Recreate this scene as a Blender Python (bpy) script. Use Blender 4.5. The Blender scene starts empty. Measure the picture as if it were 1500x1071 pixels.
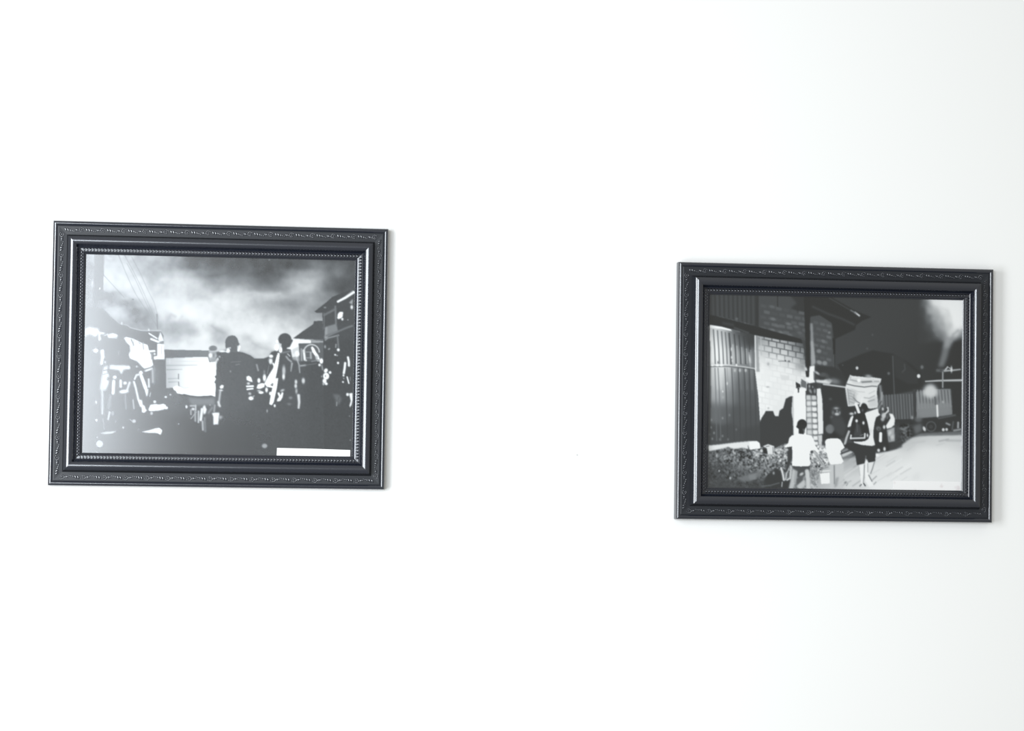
import bpy, math, random
import numpy as np
from mathutils import Vector, Matrix

# ------------------------------------------------------------------ camera, daylight, exposure
scene = bpy.context.scene
col = scene.collection
EYE = 1.50                       # height of the camera above the floor (m)
CAM_D = 2.7107                   # distance of the camera from the wall (m)
YAW, PITCH, ROLL, FPX = 0.1211, 0.0409, 0.0139, 3641.8

cs, sn = math.cos, math.sin
fw = Vector((sn(YAW) * cs(PITCH), cs(YAW) * cs(PITCH), sn(PITCH)))
rt0 = Vector((cs(YAW), -sn(YAW), 0.0))
up0 = rt0.cross(fw)
rt = cs(ROLL) * rt0 + sn(ROLL) * up0
up = -sn(ROLL) * rt0 + cs(ROLL) * up0
cam_data = bpy.data.cameras.new('camera')
cam_data.sensor_fit = 'HORIZONTAL'
cam_data.sensor_width = 36.0
cam_data.lens = FPX / 1500.0 * 36.0
cam_data.clip_start = 0.05
cam = bpy.data.objects.new('camera', cam_data)
cam.matrix_world = Matrix(((rt.x, up.x, -fw.x, 0.0), (rt.y, up.y, -fw.y, -CAM_D),
                           (rt.z, up.z, -fw.z, EYE), (0, 0, 0, 1)))
col.objects.link(cam)
scene.camera = cam

world = bpy.data.worlds.new('room_light')
scene.world = world
world.use_nodes = True
bg = world.node_tree.nodes['Background']
bg.inputs['Strength'].default_value = 0.44
# a pale ceiling above, a darker floor below
wn = world.node_tree
wtc = wn.nodes.new('ShaderNodeTexCoord')
wsep = wn.nodes.new('ShaderNodeSeparateXYZ')
wmap = wn.nodes.new('ShaderNodeMapRange')
wmap.inputs['From Min'].default_value = -0.6
wmap.inputs['From Max'].default_value = 0.6
wmix = wn.nodes.new('ShaderNodeMix')
wmix.data_type = 'RGBA'
wmix.inputs['A'].default_value = (0.74, 0.725, 0.64, 1)
wmix.inputs['B'].default_value = (1.27, 1.25, 1.12, 1)
wn.links.new(wtc.outputs['Generated'], wsep.inputs['Vector'])
wn.links.new(wsep.outputs['Z'], wmap.inputs['Value'])
wn.links.new(wmap.outputs['Result'], wmix.inputs['Factor'])
wn.links.new(wmix.outputs['Result'], bg.inputs['Color'])


def window_light(name, loc, target, w, h, radiance, color):
    """daylight through a window: an area light with the given radiance"""
    d = bpy.data.lights.new(name, 'AREA')
    d.shape = 'RECTANGLE'
    d.size, d.size_y = w, h
    d.energy = radiance * math.pi * w * h
    d.color = color
    o = bpy.data.objects.new(name, d)
    o.location = loc
    v = Vector(target) - Vector(loc)
    o.rotation_euler = v.to_track_quat('-Z', 'Y').to_euler()
    col.objects.link(o)
    return o


# a tall window on the left, close to the picture wall, and one in the wall behind the camera
window_light('side_window_daylight', (-0.52, -0.97, EYE + 0.06), (0.25, -0.35, EYE + 0.06), 0.42, 1.00, 12.0, (0.93, 0.97, 1.0))
window_light('rear_window_daylight', (-1.30, -5.0, EYE + 0.40), (-1.30, 0.0, EYE + 0.40), 2.0, 1.3, 16.0, (0.86, 0.93, 1.0))

vs = scene.view_settings
vs.view_transform = 'Standard'
vs.look = 'None'
vs.exposure = 0.0
vs.gamma = 1.0
vs.use_curve_mapping = False


# ------------------------------------------------------------------ helpers
def new_mat(name, base, rough, spec=0.5):
    m = bpy.data.materials.new(name)
    m.use_nodes = True
    p = m.node_tree.nodes['Principled BSDF']
    p.inputs['Base Color'].default_value = (*base, 1)
    p.inputs['Roughness'].default_value = rough
    p.inputs['Specular IOR Level'].default_value = spec
    return m, p


def mesh_obj(name, verts, faces, mat, parent=None, smooth=None):
    me = bpy.data.meshes.new(name)
    me.from_pydata([tuple(v) for v in verts], [], faces)
    me.update()
    if smooth is not None:
        me.shade_smooth()
        me.set_sharp_from_angle(angle=math.radians(smooth))
    me.materials.append(mat)
    o = bpy.data.objects.new(name, me)
    col.objects.link(o)
    if parent is not None:
        o.parent = parent
    return o


# ------------------------------------------------------------------ the wall
def wall_point(px, py):
    k = fw * FPX + rt * (px - 750.0) + up * (535.5 - py)
    t = CAM_D / k.y
    return Vector((0, -CAM_D, EYE)) + k * t


wm, wp = new_mat('white_wall_paint', (0.86, 0.86, 0.86), 0.75, 0.25)
nt = wm.node_tree
geo = nt.nodes.new('ShaderNodeNewGeometry')
noise = nt.nodes.new('ShaderNodeTexNoise')
noise.inputs['Scale'].default_value = 260.0
noise.inputs['Detail'].default_value = 3.0
bump = nt.nodes.new('ShaderNodeBump')
bump.inputs['Strength'].default_value = 0.06
bump.inputs['Distance'].default_value = 0.0006
nt.links.new(geo.outputs['Position'], noise.inputs['Vector'])
nt.links.new(noise.outputs['Fac'], bump.inputs['Height'])
nt.links.new(bump.outputs['Normal'], wp.inputs['Normal'])
mark = wall_point(845.6, 666.6)
dist = nt.nodes.new('ShaderNodeVectorMath')
dist.operation = 'DISTANCE'
dist.inputs[1].default_value = mark
ramp = nt.nodes.new('ShaderNodeMapRange')
ramp.inputs['From Min'].default_value = 0.0004
ramp.inputs['From Max'].default_value = 0.0016
nt.links.new(geo.outputs['Position'], dist.inputs[0])
nt.links.new(dist.outputs['Value'], ramp.inputs['Value'])
mixc = nt.nodes.new('ShaderNodeMix')
mixc.data_type = 'RGBA'
mixc.inputs['A'].default_value = (0.52, 0.52, 0.53, 1)
mixc.inputs['B'].default_value = (0.86, 0.86, 0.86, 1)
nt.links.new(ramp.outputs['Result'], mixc.inputs['Factor'])
nt.links.new(mixc.outputs['Result'], wp.inputs['Base Color'])

x0, x1, z0, z1, th = -3.0, 4.0, 0.0, 3.2, 0.12
wv = [(x, y, z) for y in (0.0, th) for x, z in ((x0, z0), (x1, z0), (x1, z1), (x0, z1))]
wf = [(0, 1, 2, 3), (7, 6, 5, 4), (1, 5, 6, 2), (0, 4, 5, 1), (3, 2, 6, 7), (4, 0, 3, 7)]
wall = mesh_obj('wall_back', wv, wf, wm)
wall['kind'] = 'structure'

# ------------------------------------------------------------------ painting the two printed photographs
SS = 2          # canvas samples per photograph pixel


class Canvas:
    def __init__(s, x0, y0, x1, y1):
        s.x0, s.y0, s.x1, s.y1 = x0, y0, x1, y1
        s.w, s.h = int((x1 - x0) * SS), int((y1 - y0) * SS)
        xs = x0 + (np.arange(s.w) + .5) / SS
        ys = y0 + (np.arange(s.h) + .5) / SS
        s.X, s.Y = np.meshgrid(xs, ys)
        s.img = np.zeros((s.h, s.w))

    def blend(s, mask, g, sl=None):
        sl = sl or (slice(None), slice(None))
        s.img[sl] = s.img[sl] * (1 - mask) + g * mask

    def _box(s, xa, ya, xb, yb, pad):
        i0 = max(0, int((xa - pad - s.x0) * SS)); i1 = min(s.w, int((xb + pad - s.x0) * SS) + 1)
        j0 = max(0, int((ya - pad - s.y0) * SS)); j1 = min(s.h, int((yb + pad - s.y0) * SS) + 1)
        return (slice(j0, max(j1, j0)), slice(i0, max(i1, i0)))

    def P(s, pts, g, blur=.6, a=1.0):
        """filled polygon"""
        xs = [p[0] for p in pts]; ys = [p[1] for p in pts]
        sl = s._box(min(xs), min(ys), max(xs), max(ys), 3 * blur + 1)
        X, Y = s.X[sl], s.Y[sl]
        if X.size == 0: return
        m = np.zeros(X.shape, bool)
        n = len(pts)
        for i in range(n):
            ax, ay = pts[i]; bx, by = pts[(i + 1) % n]
            if ay == by: continue
            c = (ay > Y) != (by > Y)
            m ^= c & (X < (bx - ax) * (Y - ay) / (by - ay) + ax)
        s.blend(gauss(m.astype(float), blur * SS) * a, g, sl)

    def L(s, pts, w, g, blur=.5, a=1.0, w2=None):
        """stroke along a polyline, width w (to w2)"""
        xs = [p[0] for p in pts]; ys = [p[1] for p in pts]
        wm_ = max(w, w2 or 0)
        sl = s._box(min(xs), min(ys), max(xs), max(ys), 3 * blur + wm_ + 1)
        X, Y = s.X[sl], s.Y[sl]
        if X.size == 0: return
        best = np.full(X.shape, 1e9)
        n = len(pts) - 1
        for i in range(n):
            ax, ay = pts[i]; bx, by = pts[i + 1]
            dx, dy = bx - ax, by - ay
            t = np.clip(((X - ax) * dx + (Y - ay) * dy) / (dx * dx + dy * dy + 1e-9), 0, 1)
            ww = w if w2 is None else w + (w2 - w) * (i + t) / n
            best = np.minimum(best, np.hypot(X - ax - t * dx, Y - ay - t * dy) - ww / 2)
        m = 1 / (1 + np.exp(np.clip(best / (blur * .55), -30, 30)))
        s.blend(m * a, g, sl)

    def E(s, cx, cy, rx, ry, g, blur=.5, rot=0, a=1.0):
        """ellipse"""
        r = max(rx, ry)
        sl = s._box(cx - r, cy - r, cx + r, cy + r, 3 * blur + 1)
        X, Y = s.X[sl] - cx, s.Y[sl] - cy
        if X.size == 0: return
        c, n = math.cos(rot), math.sin(rot)
        u, v = (X * c + Y * n) / rx, (-X * n + Y * c) / ry
        d = (np.sqrt(u * u + v * v) - 1) * min(rx, ry)
        m = 1 / (1 + np.exp(np.clip(d / (blur * .55), -30, 30)))
        s.blend(m * a, g, sl)

    def ring(s, cx, cy, r, w, g, blur=.5, a=1.0, y_below=None):
        sl = s._box(cx - r, cy - r, cx + r, cy + r, 3 * blur + w)
        X, Y = s.X[sl] - cx, s.Y[sl] - cy
        d = np.abs(np.hypot(X, Y) - r) - w / 2
        m = 1 / (1 + np.exp(np.clip(d / (blur * .55), -30, 30)))
        if y_below is not None: m = m * (s.Y[sl] < y_below)
        s.blend(m * a, g, sl)

    def field(s, pts, sx, sy, sl=None):
        """smooth field through scattered (x, y, grey) samples"""
        st = 4
        X, Y = s.X[::st, ::st], s.Y[::st, ::st]
        num = np.zeros(X.shape); den = np.zeros(X.shape)
        for x, y, g in pts:
            w = np.exp(-.5 * (((X - x) / sx) ** 2 + ((Y - y) / sy) ** 2)) + 1e-9 / (1 + ((X - x) / sx) ** 2 + ((Y - y) / sy) ** 2)
            num += w * g; den += w
        f = num / den
        return bilinear(f, (np.arange(s.h)[:, None] - (st - 1) / 2 * 0) / st + np.zeros((1, s.w)),
                        np.arange(s.w)[None, :] / st + np.zeros((s.h, 1)))


def bilinear(a, j, i):
    j = np.clip(j, 0, a.shape[0] - 1.001); i = np.clip(i, 0, a.shape[1] - 1.001)
    j0 = j.astype(int); i0 = i.astype(int)
    fj, fi = j - j0, i - i0
    return ((a[j0, i0] * (1 - fi) + a[j0, i0 + 1] * fi) * (1 - fj) +
            (a[j0 + 1, i0] * (1 - fi) + a[j0 + 1, i0 + 1] * fi) * fj)


def gauss(a, sig):
    if sig < .2: return a
    r = int(3 * sig) + 1
    k = np.exp(-.5 * (np.arange(-r, r + 1) / sig) ** 2); k /= k.sum()
    p = np.pad(a, ((r, r), (r, r)), mode='edge')
    o = np.zeros((p.shape[0], a.shape[1]))
    for t, w in enumerate(k): o += w * p[:, t:t + a.shape[1]]
    q = np.zeros(a.shape)
    for t, w in enumerate(k): q += w * o[t:t + a.shape[0]]
    return q


def rough_noise(shape, sig, seed):
    n = gauss(np.random.RandomState(seed).randn(*shape), sig)
    return n / n.std()


def rows(d):
    return [(x, y, g) for y, r in d.items() for x, g in r]


def paint_street_at_dusk():
    c = Canvas(116, 368, 526, 676)
    P, L, E = c.P, c.L, c.E
    sky = rows({
        376: [(126, 220), (156, 218), (175, 216), (190, 208), (205, 195), (225, 200), (240, 185), (255, 178), (262, 165), (272, 128), (285, 118), (300, 115), (320, 108), (350, 106), (380, 104), (410, 102), (430, 103), (450, 108), (470, 114), (480, 100), (500, 100), (515, 97)],
        390: [(126, 215), (156, 226), (180, 225), (200, 200), (225, 185), (240, 182), (255, 172), (265, 150), (275, 135), (285, 125), (300, 125), (320, 115), (340, 112), (355, 108), (380, 103), (400, 98), (420, 95), (440, 98), (455, 118), (468, 135), (480, 110), (500, 115), (515, 98)],
        401: [(126, 214), (156, 232), (190, 222), (212, 192), (225, 183), (240, 195), (260, 196), (275, 190), (285, 165), (295, 140), (310, 135), (320, 130), (340, 125), (355, 118), (365, 120), (380, 100), (395, 103), (410, 105), (420, 130), (430, 150), (445, 155), (460, 155), (470, 158), (480, 115), (495, 127), (510, 105)],
        412: [(126, 214), (156, 238), (180, 235), (205, 228), (225, 200), (240, 215), (265, 215), (285, 208), (300, 165), (315, 150), (325, 155), (340, 140), (352, 150), (362, 140), (372, 135), (385, 110), (400, 118), (412, 123), (420, 160), (435, 180), (450, 186), (465, 172), (476, 150), (485, 100), (500, 100), (515, 98)],
        422: [(126, 214), (154, 232), (165, 228), (178, 228), (200, 232), (230, 212), (260, 214), (285, 205), (300, 190), (320, 172), (345, 185), (357, 170), (372, 148), (385, 135), (400, 130), (415, 150), (425, 165), (440, 190), (455, 187), (465, 160), (480, 110), (500, 98)],
        433: [(126, 214), (148, 205), (158, 192), (170, 202), (182, 218), (195, 224), (215, 226), (235, 215), (260, 220), (285, 200), (300, 203), (325, 210), (350, 207), (365, 190), (380, 192), (395, 197), (410, 180), (425, 178), (440, 168), (455, 165), (470, 150), (482, 130)],
        445: [(126, 216), (148, 208), (163, 194), (178, 186), (190, 182), (203, 196), (213, 212), (232, 226), (260, 228), (290, 225), (320, 222), (345, 215), (360, 205), (375, 185), (385, 172), (400, 162), (415, 148), (425, 138), (440, 158), (455, 165), (470, 150)],
        456: [(126, 214), (145, 210), (154, 224), (163, 232), (172, 226), (182, 196), (195, 176), (208, 172), (220, 188), (235, 230), (255, 234), (275, 236), (300, 228), (320, 218), (345, 215), (365, 200), (380, 195), (400, 180), (415, 168), (430, 160), (445, 168), (460, 155), (470, 145)],
        466: [(126, 214), (145, 206), (158, 205), (168, 226), (178, 214), (190, 186), (203, 176), (216, 172), (226, 180), (236, 216), (247, 210), (262, 228), (280, 234), (300, 228), (320, 215), (345, 218), (370, 212), (395, 205), (415, 195), (435, 180), (455, 168)],
        476: [(126, 214), (145, 205), (165, 196), (178, 192), (190, 186), (205, 180), (220, 176), (230, 188), (244, 196), (258, 180), (273, 188), (288, 225), (305, 218), (318, 222), (345, 226), (370, 224), (400, 217), (420, 205), (440, 190), (455, 178)],
        486: [(200, 182), (215, 178), (232, 182), (250, 178), (268, 182), (284, 176), (293, 226), (303, 224), (312, 192), (320, 182), (330, 206), (345, 226), (370, 230), (400, 224), (425, 212), (440, 205)],
        497: [(235, 205), (255, 198), (275, 216), (290, 226), (303, 228), (316, 184), (328, 178), (338, 205), (352, 212), (362, 200), (380, 230), (405, 222), (430, 225)],
        508: [(240, 226), (265, 228), (290, 230), (308, 226), (322, 210), (340, 210), (356, 210), (370, 196), (385, 210), (405, 222)],
        520: [(240, 226), (300, 228), (330, 218), (355, 205), (368, 208), (382, 204), (395, 202)]})
    c.img = c.field(sky, 6.6, 4.7)
    c.img += 2.5 * rough_noise(c.img.shape, 7, 3)
    # cloud edges
    L([(150, 428), (162, 431), (172, 428), (182, 433), (192, 438)], 4, 190, 2.5, .5)
    L([(310, 478), (318, 484), (327, 488)], 4, 172, 2.5, .7)
    E(362, 496, 5, 3, 190, 2.5, .5, .8)
    L([(370, 503), (380, 509), (392, 512)], 4, 186, 2.5, .8)
    L([(318, 484), (330, 490)], 5, 172, 2.5, .6)
    az = rough_noise(c.img.shape, 4, 31); az2 = gauss(np.random.RandomState(8).randn(*c.img.shape), 2.2); az2 /= az2.std()
    c.img += (1.5 * az + .7 * az2) * np.clip((c.img - 85) / 60, .3, 1) * (c.img < 222)
    L([(388, 463), (402, 460), (418, 464)], 5, 176, 3, .5); L([(305, 404), (322, 402), (336, 398)], 4, 118, 2.5, .5)
    L([(420, 412), (436, 407), (452, 402), (466, 400)], 4, 168, 2.6, .5); L([(430, 428), (446, 424), (458, 420)], 5, 196, 3, .6)
    L([(352, 432), (372, 428), (392, 434), (410, 430)], 3, 205, 2.4, .5); L([(245, 470), (250, 461), (256, 464)], 4, 190, 2, .6); L([(262, 470), (266, 464)], 3, 195, 2, .5)
    # lamp post at the left with its wires
    P([(138.8, 370), (151.8, 370), (150.6, 405), (150, 440), (136.5, 440), (138, 405)], 182, .7, .95)
    P([(147.8, 370), (151.8, 370), (150.4, 418), (147.4, 418)], 166, .7, .8)
    P([(136.5, 436), (151, 436), (152, 470), (134, 470)], 206, 3, .7)
    for pts in ([(172.5, 372), (183.7, 399.6), (192.7, 419.8), (199.4, 433), (216, 458), (229, 478)],
                [(185.6, 386), (197, 407.8), (210.6, 437.7), (221, 460), (230, 480)],
                [(192.7, 377), (205.4, 401), (215, 422.8), (225.5, 443.7), (232, 468)],
                [(182, 374), (194, 396), (206, 420), (217, 445), (228, 470)],
                [(150.9, 402.6), (165, 418), (181.5, 436)]):
        L(pts, .6, 172, .6, .62)
    L([(129, 389.5), (136.7, 393)], 1.4, 190, .7, .8)
    L([(229.3, 461), (230.3, 482)], 1.4, 158, .6, .9)
    E(146, 423, 1.2, 1.8, 250); E(143.5, 460, 1, 1.5, 244); E(135, 415, 1.4, 3.5, 234, 1)
    E(194.3, 439, 1.2, .9, 168, .6)
    # roofs behind the people
    ground = [(x, y, g) for y in (478, 520, 560, 600) for x, g in ((122, 216), (132, 213), (142, 206), (152, 196), (162, 188), (172, 181), (185, 173), (200, 164), (215, 156), (230, 150), (250, 145), (280, 133), (310, 123), (340, 114), (370, 109), (400, 104), (430, 100), (470, 96), (515, 92))]
    ground += [(x, y, g) for y in (635, 668) for x, g in ((122, 204), (132, 198), (142, 184), (152, 168), (165, 156), (180, 147), (200, 138), (220, 132), (250, 123), (280, 118), (310, 113), (340, 107), (370, 104), (400, 101), (430, 99), (470, 96), (515, 93))]
    dark = c.field(ground, 12, 18)
    yy = np.interp(c.X[0], [116, 150, 163, 176, 185, 191, 206, 235, 239, 240, 306, 316, 320, 329, 336, 347, 356, 366, 372, 385, 393, 397, 402, 427, 430, 445, 473, 526],
                   [452, 452, 465.5, 476, 477, 481.5, 485.4, 485.6, 492, 512.6, 514, 516, 514.5, 513.5, 511, 515, 517, 521, 525.5, 525.5, 523, 516, 514.5, 497.5, 500, 498, 498, 498])
    m = gauss((c.Y > yy[None, :]).astype(float), 1.1)
    c.img = c.img * (1 - m) + dark * m
    L([(150, 451), (163, 464.6), (176, 475), (185, 476.5), (191, 480.7), (206, 484.4), (235, 484.8)], 1.4, 208, .7, .8)
    E(178, 474, 1.2, 2, 222); E(217.5, 483.5, .9, 1.5, 228)
    # shop front lights at the left
    P([(123.5, 482), (131, 479.5), (143, 481.5), (146, 487), (140, 494), (131, 490), (123, 494)], 250, 1)
    P([(144, 487), (153, 487.5), (153, 490), (147, 490), (147.5, 499), (144, 500)], 250, .8)
    P([(157, 490.5), (165, 488.5), (172, 490.5), (171.5, 497.5), (158, 495)], 254, .7)
    L([(153, 492), (157, 490)], 1.3, 240)
    E(140, 514, 3.6, 3, 254, .7); L([(151, 514), (151, 524)], 3.4, 248, .8)
    L([(173.7, 514), (173.7, 520)], 2.6, 246, .8)
    # bright torn poster
    P([(181, 495.3), (185, 494), (195.7, 496.8), (207.6, 502.7), (216, 505.7), (218, 514.7), (221, 520), (224, 536), (222.5, 537.5), (210.6, 541), (200, 531), (189.7, 525), (188, 519.5), (190.4, 514.7), (189.7, 507), (184.5, 502.5)], 251, .6)
    L([(192, 498), (195.5, 506)], 1.6, 176); L([(196, 498), (194.6, 508)], .8, 200)
    L([(208.8, 502), (210, 512)], 1.3, 188); L([(211, 517), (210.6, 537)], .6, 218)
    L([(199, 512), (197, 519)], .6, 222); L([(203, 502), (205, 504)], 1.5, 205)
    L([(210, 541.5), (219, 540), (224, 536)], 1.2, 160, .6)
    L([(211.5, 544), (222, 540.5)], 3, 240, .6)
    # timber stall with bright posts
    L([(218, 488.8), (229.2, 496)], 2, 244); L([(221, 497), (232.2, 501.5)], 2.8, 250)
    P([(234.4, 486.3), (239.7, 499.7), (233, 501), (231, 497)], 236, .6)
    P([(230, 504), (240, 504.5), (240.5, 527), (225, 526.8), (225, 522.5), (230, 522)], 253, .6)
    L([(236, 507), (236, 519)], 1, 196); L([(232.5, 502), (239, 503)], 1, 180)
    L([(216.5, 515.2), (226, 514.6)], 2.6, 250); E(226, 519, 1.5, 1.6, 230); L([(222, 518), (222, 526)], 2, 175)
    P([(221, 541), (226, 537), (234, 540), (233, 566), (221, 562)], 178, 1.5, .7)
    L([(223, 543), (223.5, 560)], 2, 205, .8, .8); L([(230, 543), (231, 560)], 1.5, 186, .8, .8)
    # shrouded figure at far left
    E(171, 513, 17, 18, 176, 2.5, 0, .75)
    L([(121, 555), (129, 551), (138, 549.5), (147, 549)], 4, 190, 1.6, .8, 5); L([(121, 554), (130, 551.5)], 2.4, 168, 1.2, .8)
    L([(149, 515), (150, 524), (148.6, 533)], 4, 250, .9); E(154, 531, 1, 2, 235)
    P([(152, 538), (158, 535.5), (156, 545), (160.5, 549), (160, 561), (155, 572), (146.5, 571), (148.5, 555)], 244, 1.2)
    P([(157, 553), (160.5, 553), (160, 558), (156.5, 557)], 196, .7)
    L([(152, 543), (160, 541.5)], 1, 190); L([(151, 549), (158, 547)], .8, 200)
    P([(160.5, 535), (191, 536), (192.5, 541), (181, 542), (178, 549), (174, 543), (160, 541)], 240, .9)
    P([(160, 543), (172, 544), (176, 553), (191, 541), (195, 560), (190, 575), (163, 578), (160, 560)], 180, 1.5, .8)
    E(168, 553, 2.9, 2.6, 246, .7); L([(166.5, 559), (165.5, 576)], 4.6, 252, .7)
    L([(176.6, 558), (176.6, 567)], 3.6, 246, .7); E(183, 561.5, 2.5, 2.2, 242, .7)
    L([(189.5, 561), (185.5, 573)], 3, 234, .8); E(181, 574, 6.5, 2.6, 246, .7, -.1)
    L([(174, 569.5), (185, 568)], 1, 178)
    L([(149, 566), (150, 580), (150, 606)], 3, 236, 1); L([(151, 614), (153, 629)], 2.2, 214, .8)
    P([(159, 578), (164, 578), (162, 600), (156, 600)], 212, 1.2, .6)
    L([(160.5, 604), (158.5, 614.5)], 3.2, 234, .8); E(165, 606, 3, 4, 212, 1, 0, .7)
    L([(183, 578), (184.5, 599)], 3, 200, 1, .7); L([(194.5, 586), (196, 599)], 2.2, 210, .8)
    L([(170, 616), (169, 619)], 2, 204, .8)
    P([(188, 527), (200, 529), (212, 542), (213, 550), (216, 575), (211, 590), (201, 575), (197, 560), (192, 545)], 158, 1, .8)
    E(200, 537.4, 1.6, 1.4, 226, .8); E(206, 546.4, 2.8, 2.8, 248, .6)
    L([(206.5, 551), (212.8, 568.5)], 4.6, 248, .6, 1, 5.4); L([(217.4, 556), (217.8, 567)], 2.6, 236, .8)
    P([(211.5, 571), (217, 570), (216, 579), (214.5, 582)], 249, .7)
    L([(220, 576), (219, 581)], 1.5, 205); L([(197, 555.5), (199.5, 550), (203, 549)], 3, 240, .8)
    L([(196, 560), (198.7, 569), (202.4, 586), (206, 594)], 3, 244, .8)
    P([(203, 586), (207.5, 586), (209, 594), (205, 597)], 247, .8)
    P([(207, 593.5), (211.5, 594.5), (213, 600), (215.5, 601), (211.5, 605), (207.5, 604.5)], 254, .7)
    P([(217, 600.5), (220, 593.5), (226, 592.5), (234, 593), (239, 592), (243, 594), (240, 600), (231, 602), (219, 602.7)], 254, .6)
    E(242.8, 597.8, 2.7, 2, 252); E(221.7, 605.8, 2, 2.4, 214, .8)
    E(226.3, 589, 2, 2, 236); E(242.3, 582, 1.8, 1.5, 230); E(249, 578.6, 1.4, 1.2, 200)
    E(141.3, 615.8, 1.9, 2.2, 246); E(140.8, 589.5, 1.2, 2, 246); E(180.4, 626.6, 1.5, 1.9, 232)
    E(196, 617.3, 3.2, 2.8, 220, 1); L([(189.5, 614.5), (193, 617)], 1.5, 205); E(202.8, 629.6, 1.2, 1.3, 196)
    P([(144, 635), (155, 632.3), (173, 631), (165, 635.5), (153, 636.6)], 236, .9)
    P([(205, 633), (218, 630.5), (228, 627.5), (233, 627), (237.4, 630.5), (236.5, 634), (234.6, 637.5), (230, 634.8), (218, 634.5)], 254, .7)
    E(146, 650.2, 5.6, 5.4, 240, .9); E(142.4, 640.8, 1.5, 2, 226); E(142.2, 662.4, 1.4, 1.2, 232)
    # lit panel of the vehicle
    P([(240.5, 513), (306, 514.5), (306, 525), (241, 526)], 142, .5)
    P([(228, 527), (242, 527), (242, 572), (226, 572)], 145, 1.2, .7)
    pan = c.field([(x, y, g) for y in (525, 550, 575) for x, g in ((243, 196), (252, 206), (262, 222), (270, 240), (282, 250), (300, 255), (315, 255))] + [(260, 527, 204), (280, 527, 225), (300, 526, 238)], 6, 6)
    mk = Canvas(c.x0, c.y0, c.x1, c.y1)
    mk.P([(242.5, 525), (265, 524.5), (292, 523.3), (304, 523.3), (306, 531), (314, 530), (317, 525), (319.5, 526), (316.5, 534), (316, 550), (313.5, 552), (315.8, 555.5), (313.5, 560), (315, 568), (314.5, 581.5), (309, 579.5), (290, 580.5), (278, 579.5), (262, 568), (243, 569)], 1, .5)
    c.img = c.img * (1 - mk.img) + pan * mk.img
    for y, xa, xb, g in ((530, 244, 300, 205), (535.8, 244, 288, 172), (542, 244, 266, 166), (555.2, 246, 261, 172), (560.2, 247, 259, 168)):
        L([(xa, y), (xb, y - .5)], 1.3, g, .7, .85, .4)
    L([(261, 548.6), (261, 555.3)], 1.4, 150); L([(261, 560), (261.6, 566.5)], 1.4, 150)
    L([(248, 527), (248, 533)], 1, 215)
    P([(253, 567.5), (258, 565.6), (264, 567), (270, 569.6), (290, 566), (315, 562), (314.5, 581.5), (309, 579.6), (290, 580.6), (279, 580), (269, 577.3), (266, 578.6), (259, 576.6), (257, 573), (253.5, 571)], 255, .5)
    L([(263, 566.5), (269, 569.5), (276, 568)], 1, 190, .7, .6)
    L([(278, 577), (306, 576.4)], .8, 226); L([(262, 578), (290, 582), (310, 581)], 1.2, 118, .7, .8)
    P([(275, 583), (296, 584.5), (314, 583), (314, 594), (280, 594)], 160, 1.8, .7)
    # man in a cap
    P([(305, 521), (307, 515), (316, 515), (317, 522), (315, 530), (306, 530)], 176, .7)
    E(311.4, 510.8, 6, 4.2, 138, .6); L([(306, 515.4), (317, 515)], 1.6, 196); E(307.8, 521, 2.6, 3.4, 238, .7)
    E(315.4, 521.4, 1.8, 2, 198, .7); E(311.5, 528, 3, 2.4, 168, .7); E(312.5, 521, 1.6, 3, 150, .7)
    # man in the middle, seen from behind
    P([(316, 517), (329, 513.5), (337, 511.5), (346, 514.5), (356, 517), (366, 521), (373, 526), (373, 560), (366, 600), (335, 600), (322, 560), (317, 540)], 114, 2, .7)
    P([(330, 512), (329.2, 502), (330, 497.5), (333.5, 493), (339, 491.6), (343.5, 492), (346.8, 495.5), (348.6, 500), (349, 503), (350.6, 503.8), (349, 506.6), (347.2, 507.2), (347, 516), (337, 516), (337.4, 509), (333, 509.8)], 120, .5)
    E(333.7, 514, 2.5, 3, 250, .7); L([(350.5, 508), (348.6, 514)], 2.6, 246, .6); E(325, 515, 5, 1.3, 248, .6); E(332.5, 515.6, 2.2, 1.2, 248, .6)
    L([(338, 531), (352, 530)], .7, 132); L([(345, 535), (350, 534)], 1, 138); E(321, 523, 1.3, 1.2, 180); E(337, 544.5, .9, 1.2, 150, .6)
    E(318.5, 526.5, 1, 2, 215)
    P([(321, 567), (324, 564.5), (327, 565), (326.3, 569), (322.5, 570)], 252, .6); E(323, 572.3, 2.4, 1.2, 230, .6)
    L([(322, 574), (320.5, 586), (319.5, 594)], 2.6, 192, .8)
    P([(360.5, 552.3), (363.5, 551), (367, 553), (369.5, 560), (366, 559.6), (360.6, 557)], 253, .6)
    E(363.2, 562.3, 2, 1.6, 218, .7); L([(361, 566.6), (370, 566.2)], 2.4, 252); L([(361.6, 570.8), (369.5, 569.8)], 2.2, 252)
    E(365.2, 577.2, 2, 1.8, 190, .7, .6); E(367, 584, 3.5, 2.7, 252, .6); L([(369, 582.5), (371.5, 580.5)], 1.3, 180)
    L([(375.5, 535), (377.5, 543)], 2, 162, .8); E(386.5, 545, 1.3, 2, 140, .8); L([(393.5, 536), (391, 548)], .8, 150)
    E(378.6, 558, 2.1, 3.3, 252, .6); E(386.8, 554, 2.2, 5, 250, .7)
    P([(375, 569.5), (377, 563.8), (382, 562), (387.5, 562.4), (386.5, 567.5), (380, 570.2)], 254, .6)
    E(381.7, 575.6, 3.5, 1.8, 252, .5); E(379, 573, 2.4, 1.1, 206, .6); E(389.8, 571.7, 1.8, 3.4, 252, .6)
    # man in the coat with the white scarf
    P([(393, 523), (398, 515.5), (404, 514.5), (413, 508), (422, 507), (428, 520), (440, 530), (441, 560), (438, 600), (402, 600), (393, 560)], 103, 2, .7)
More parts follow.
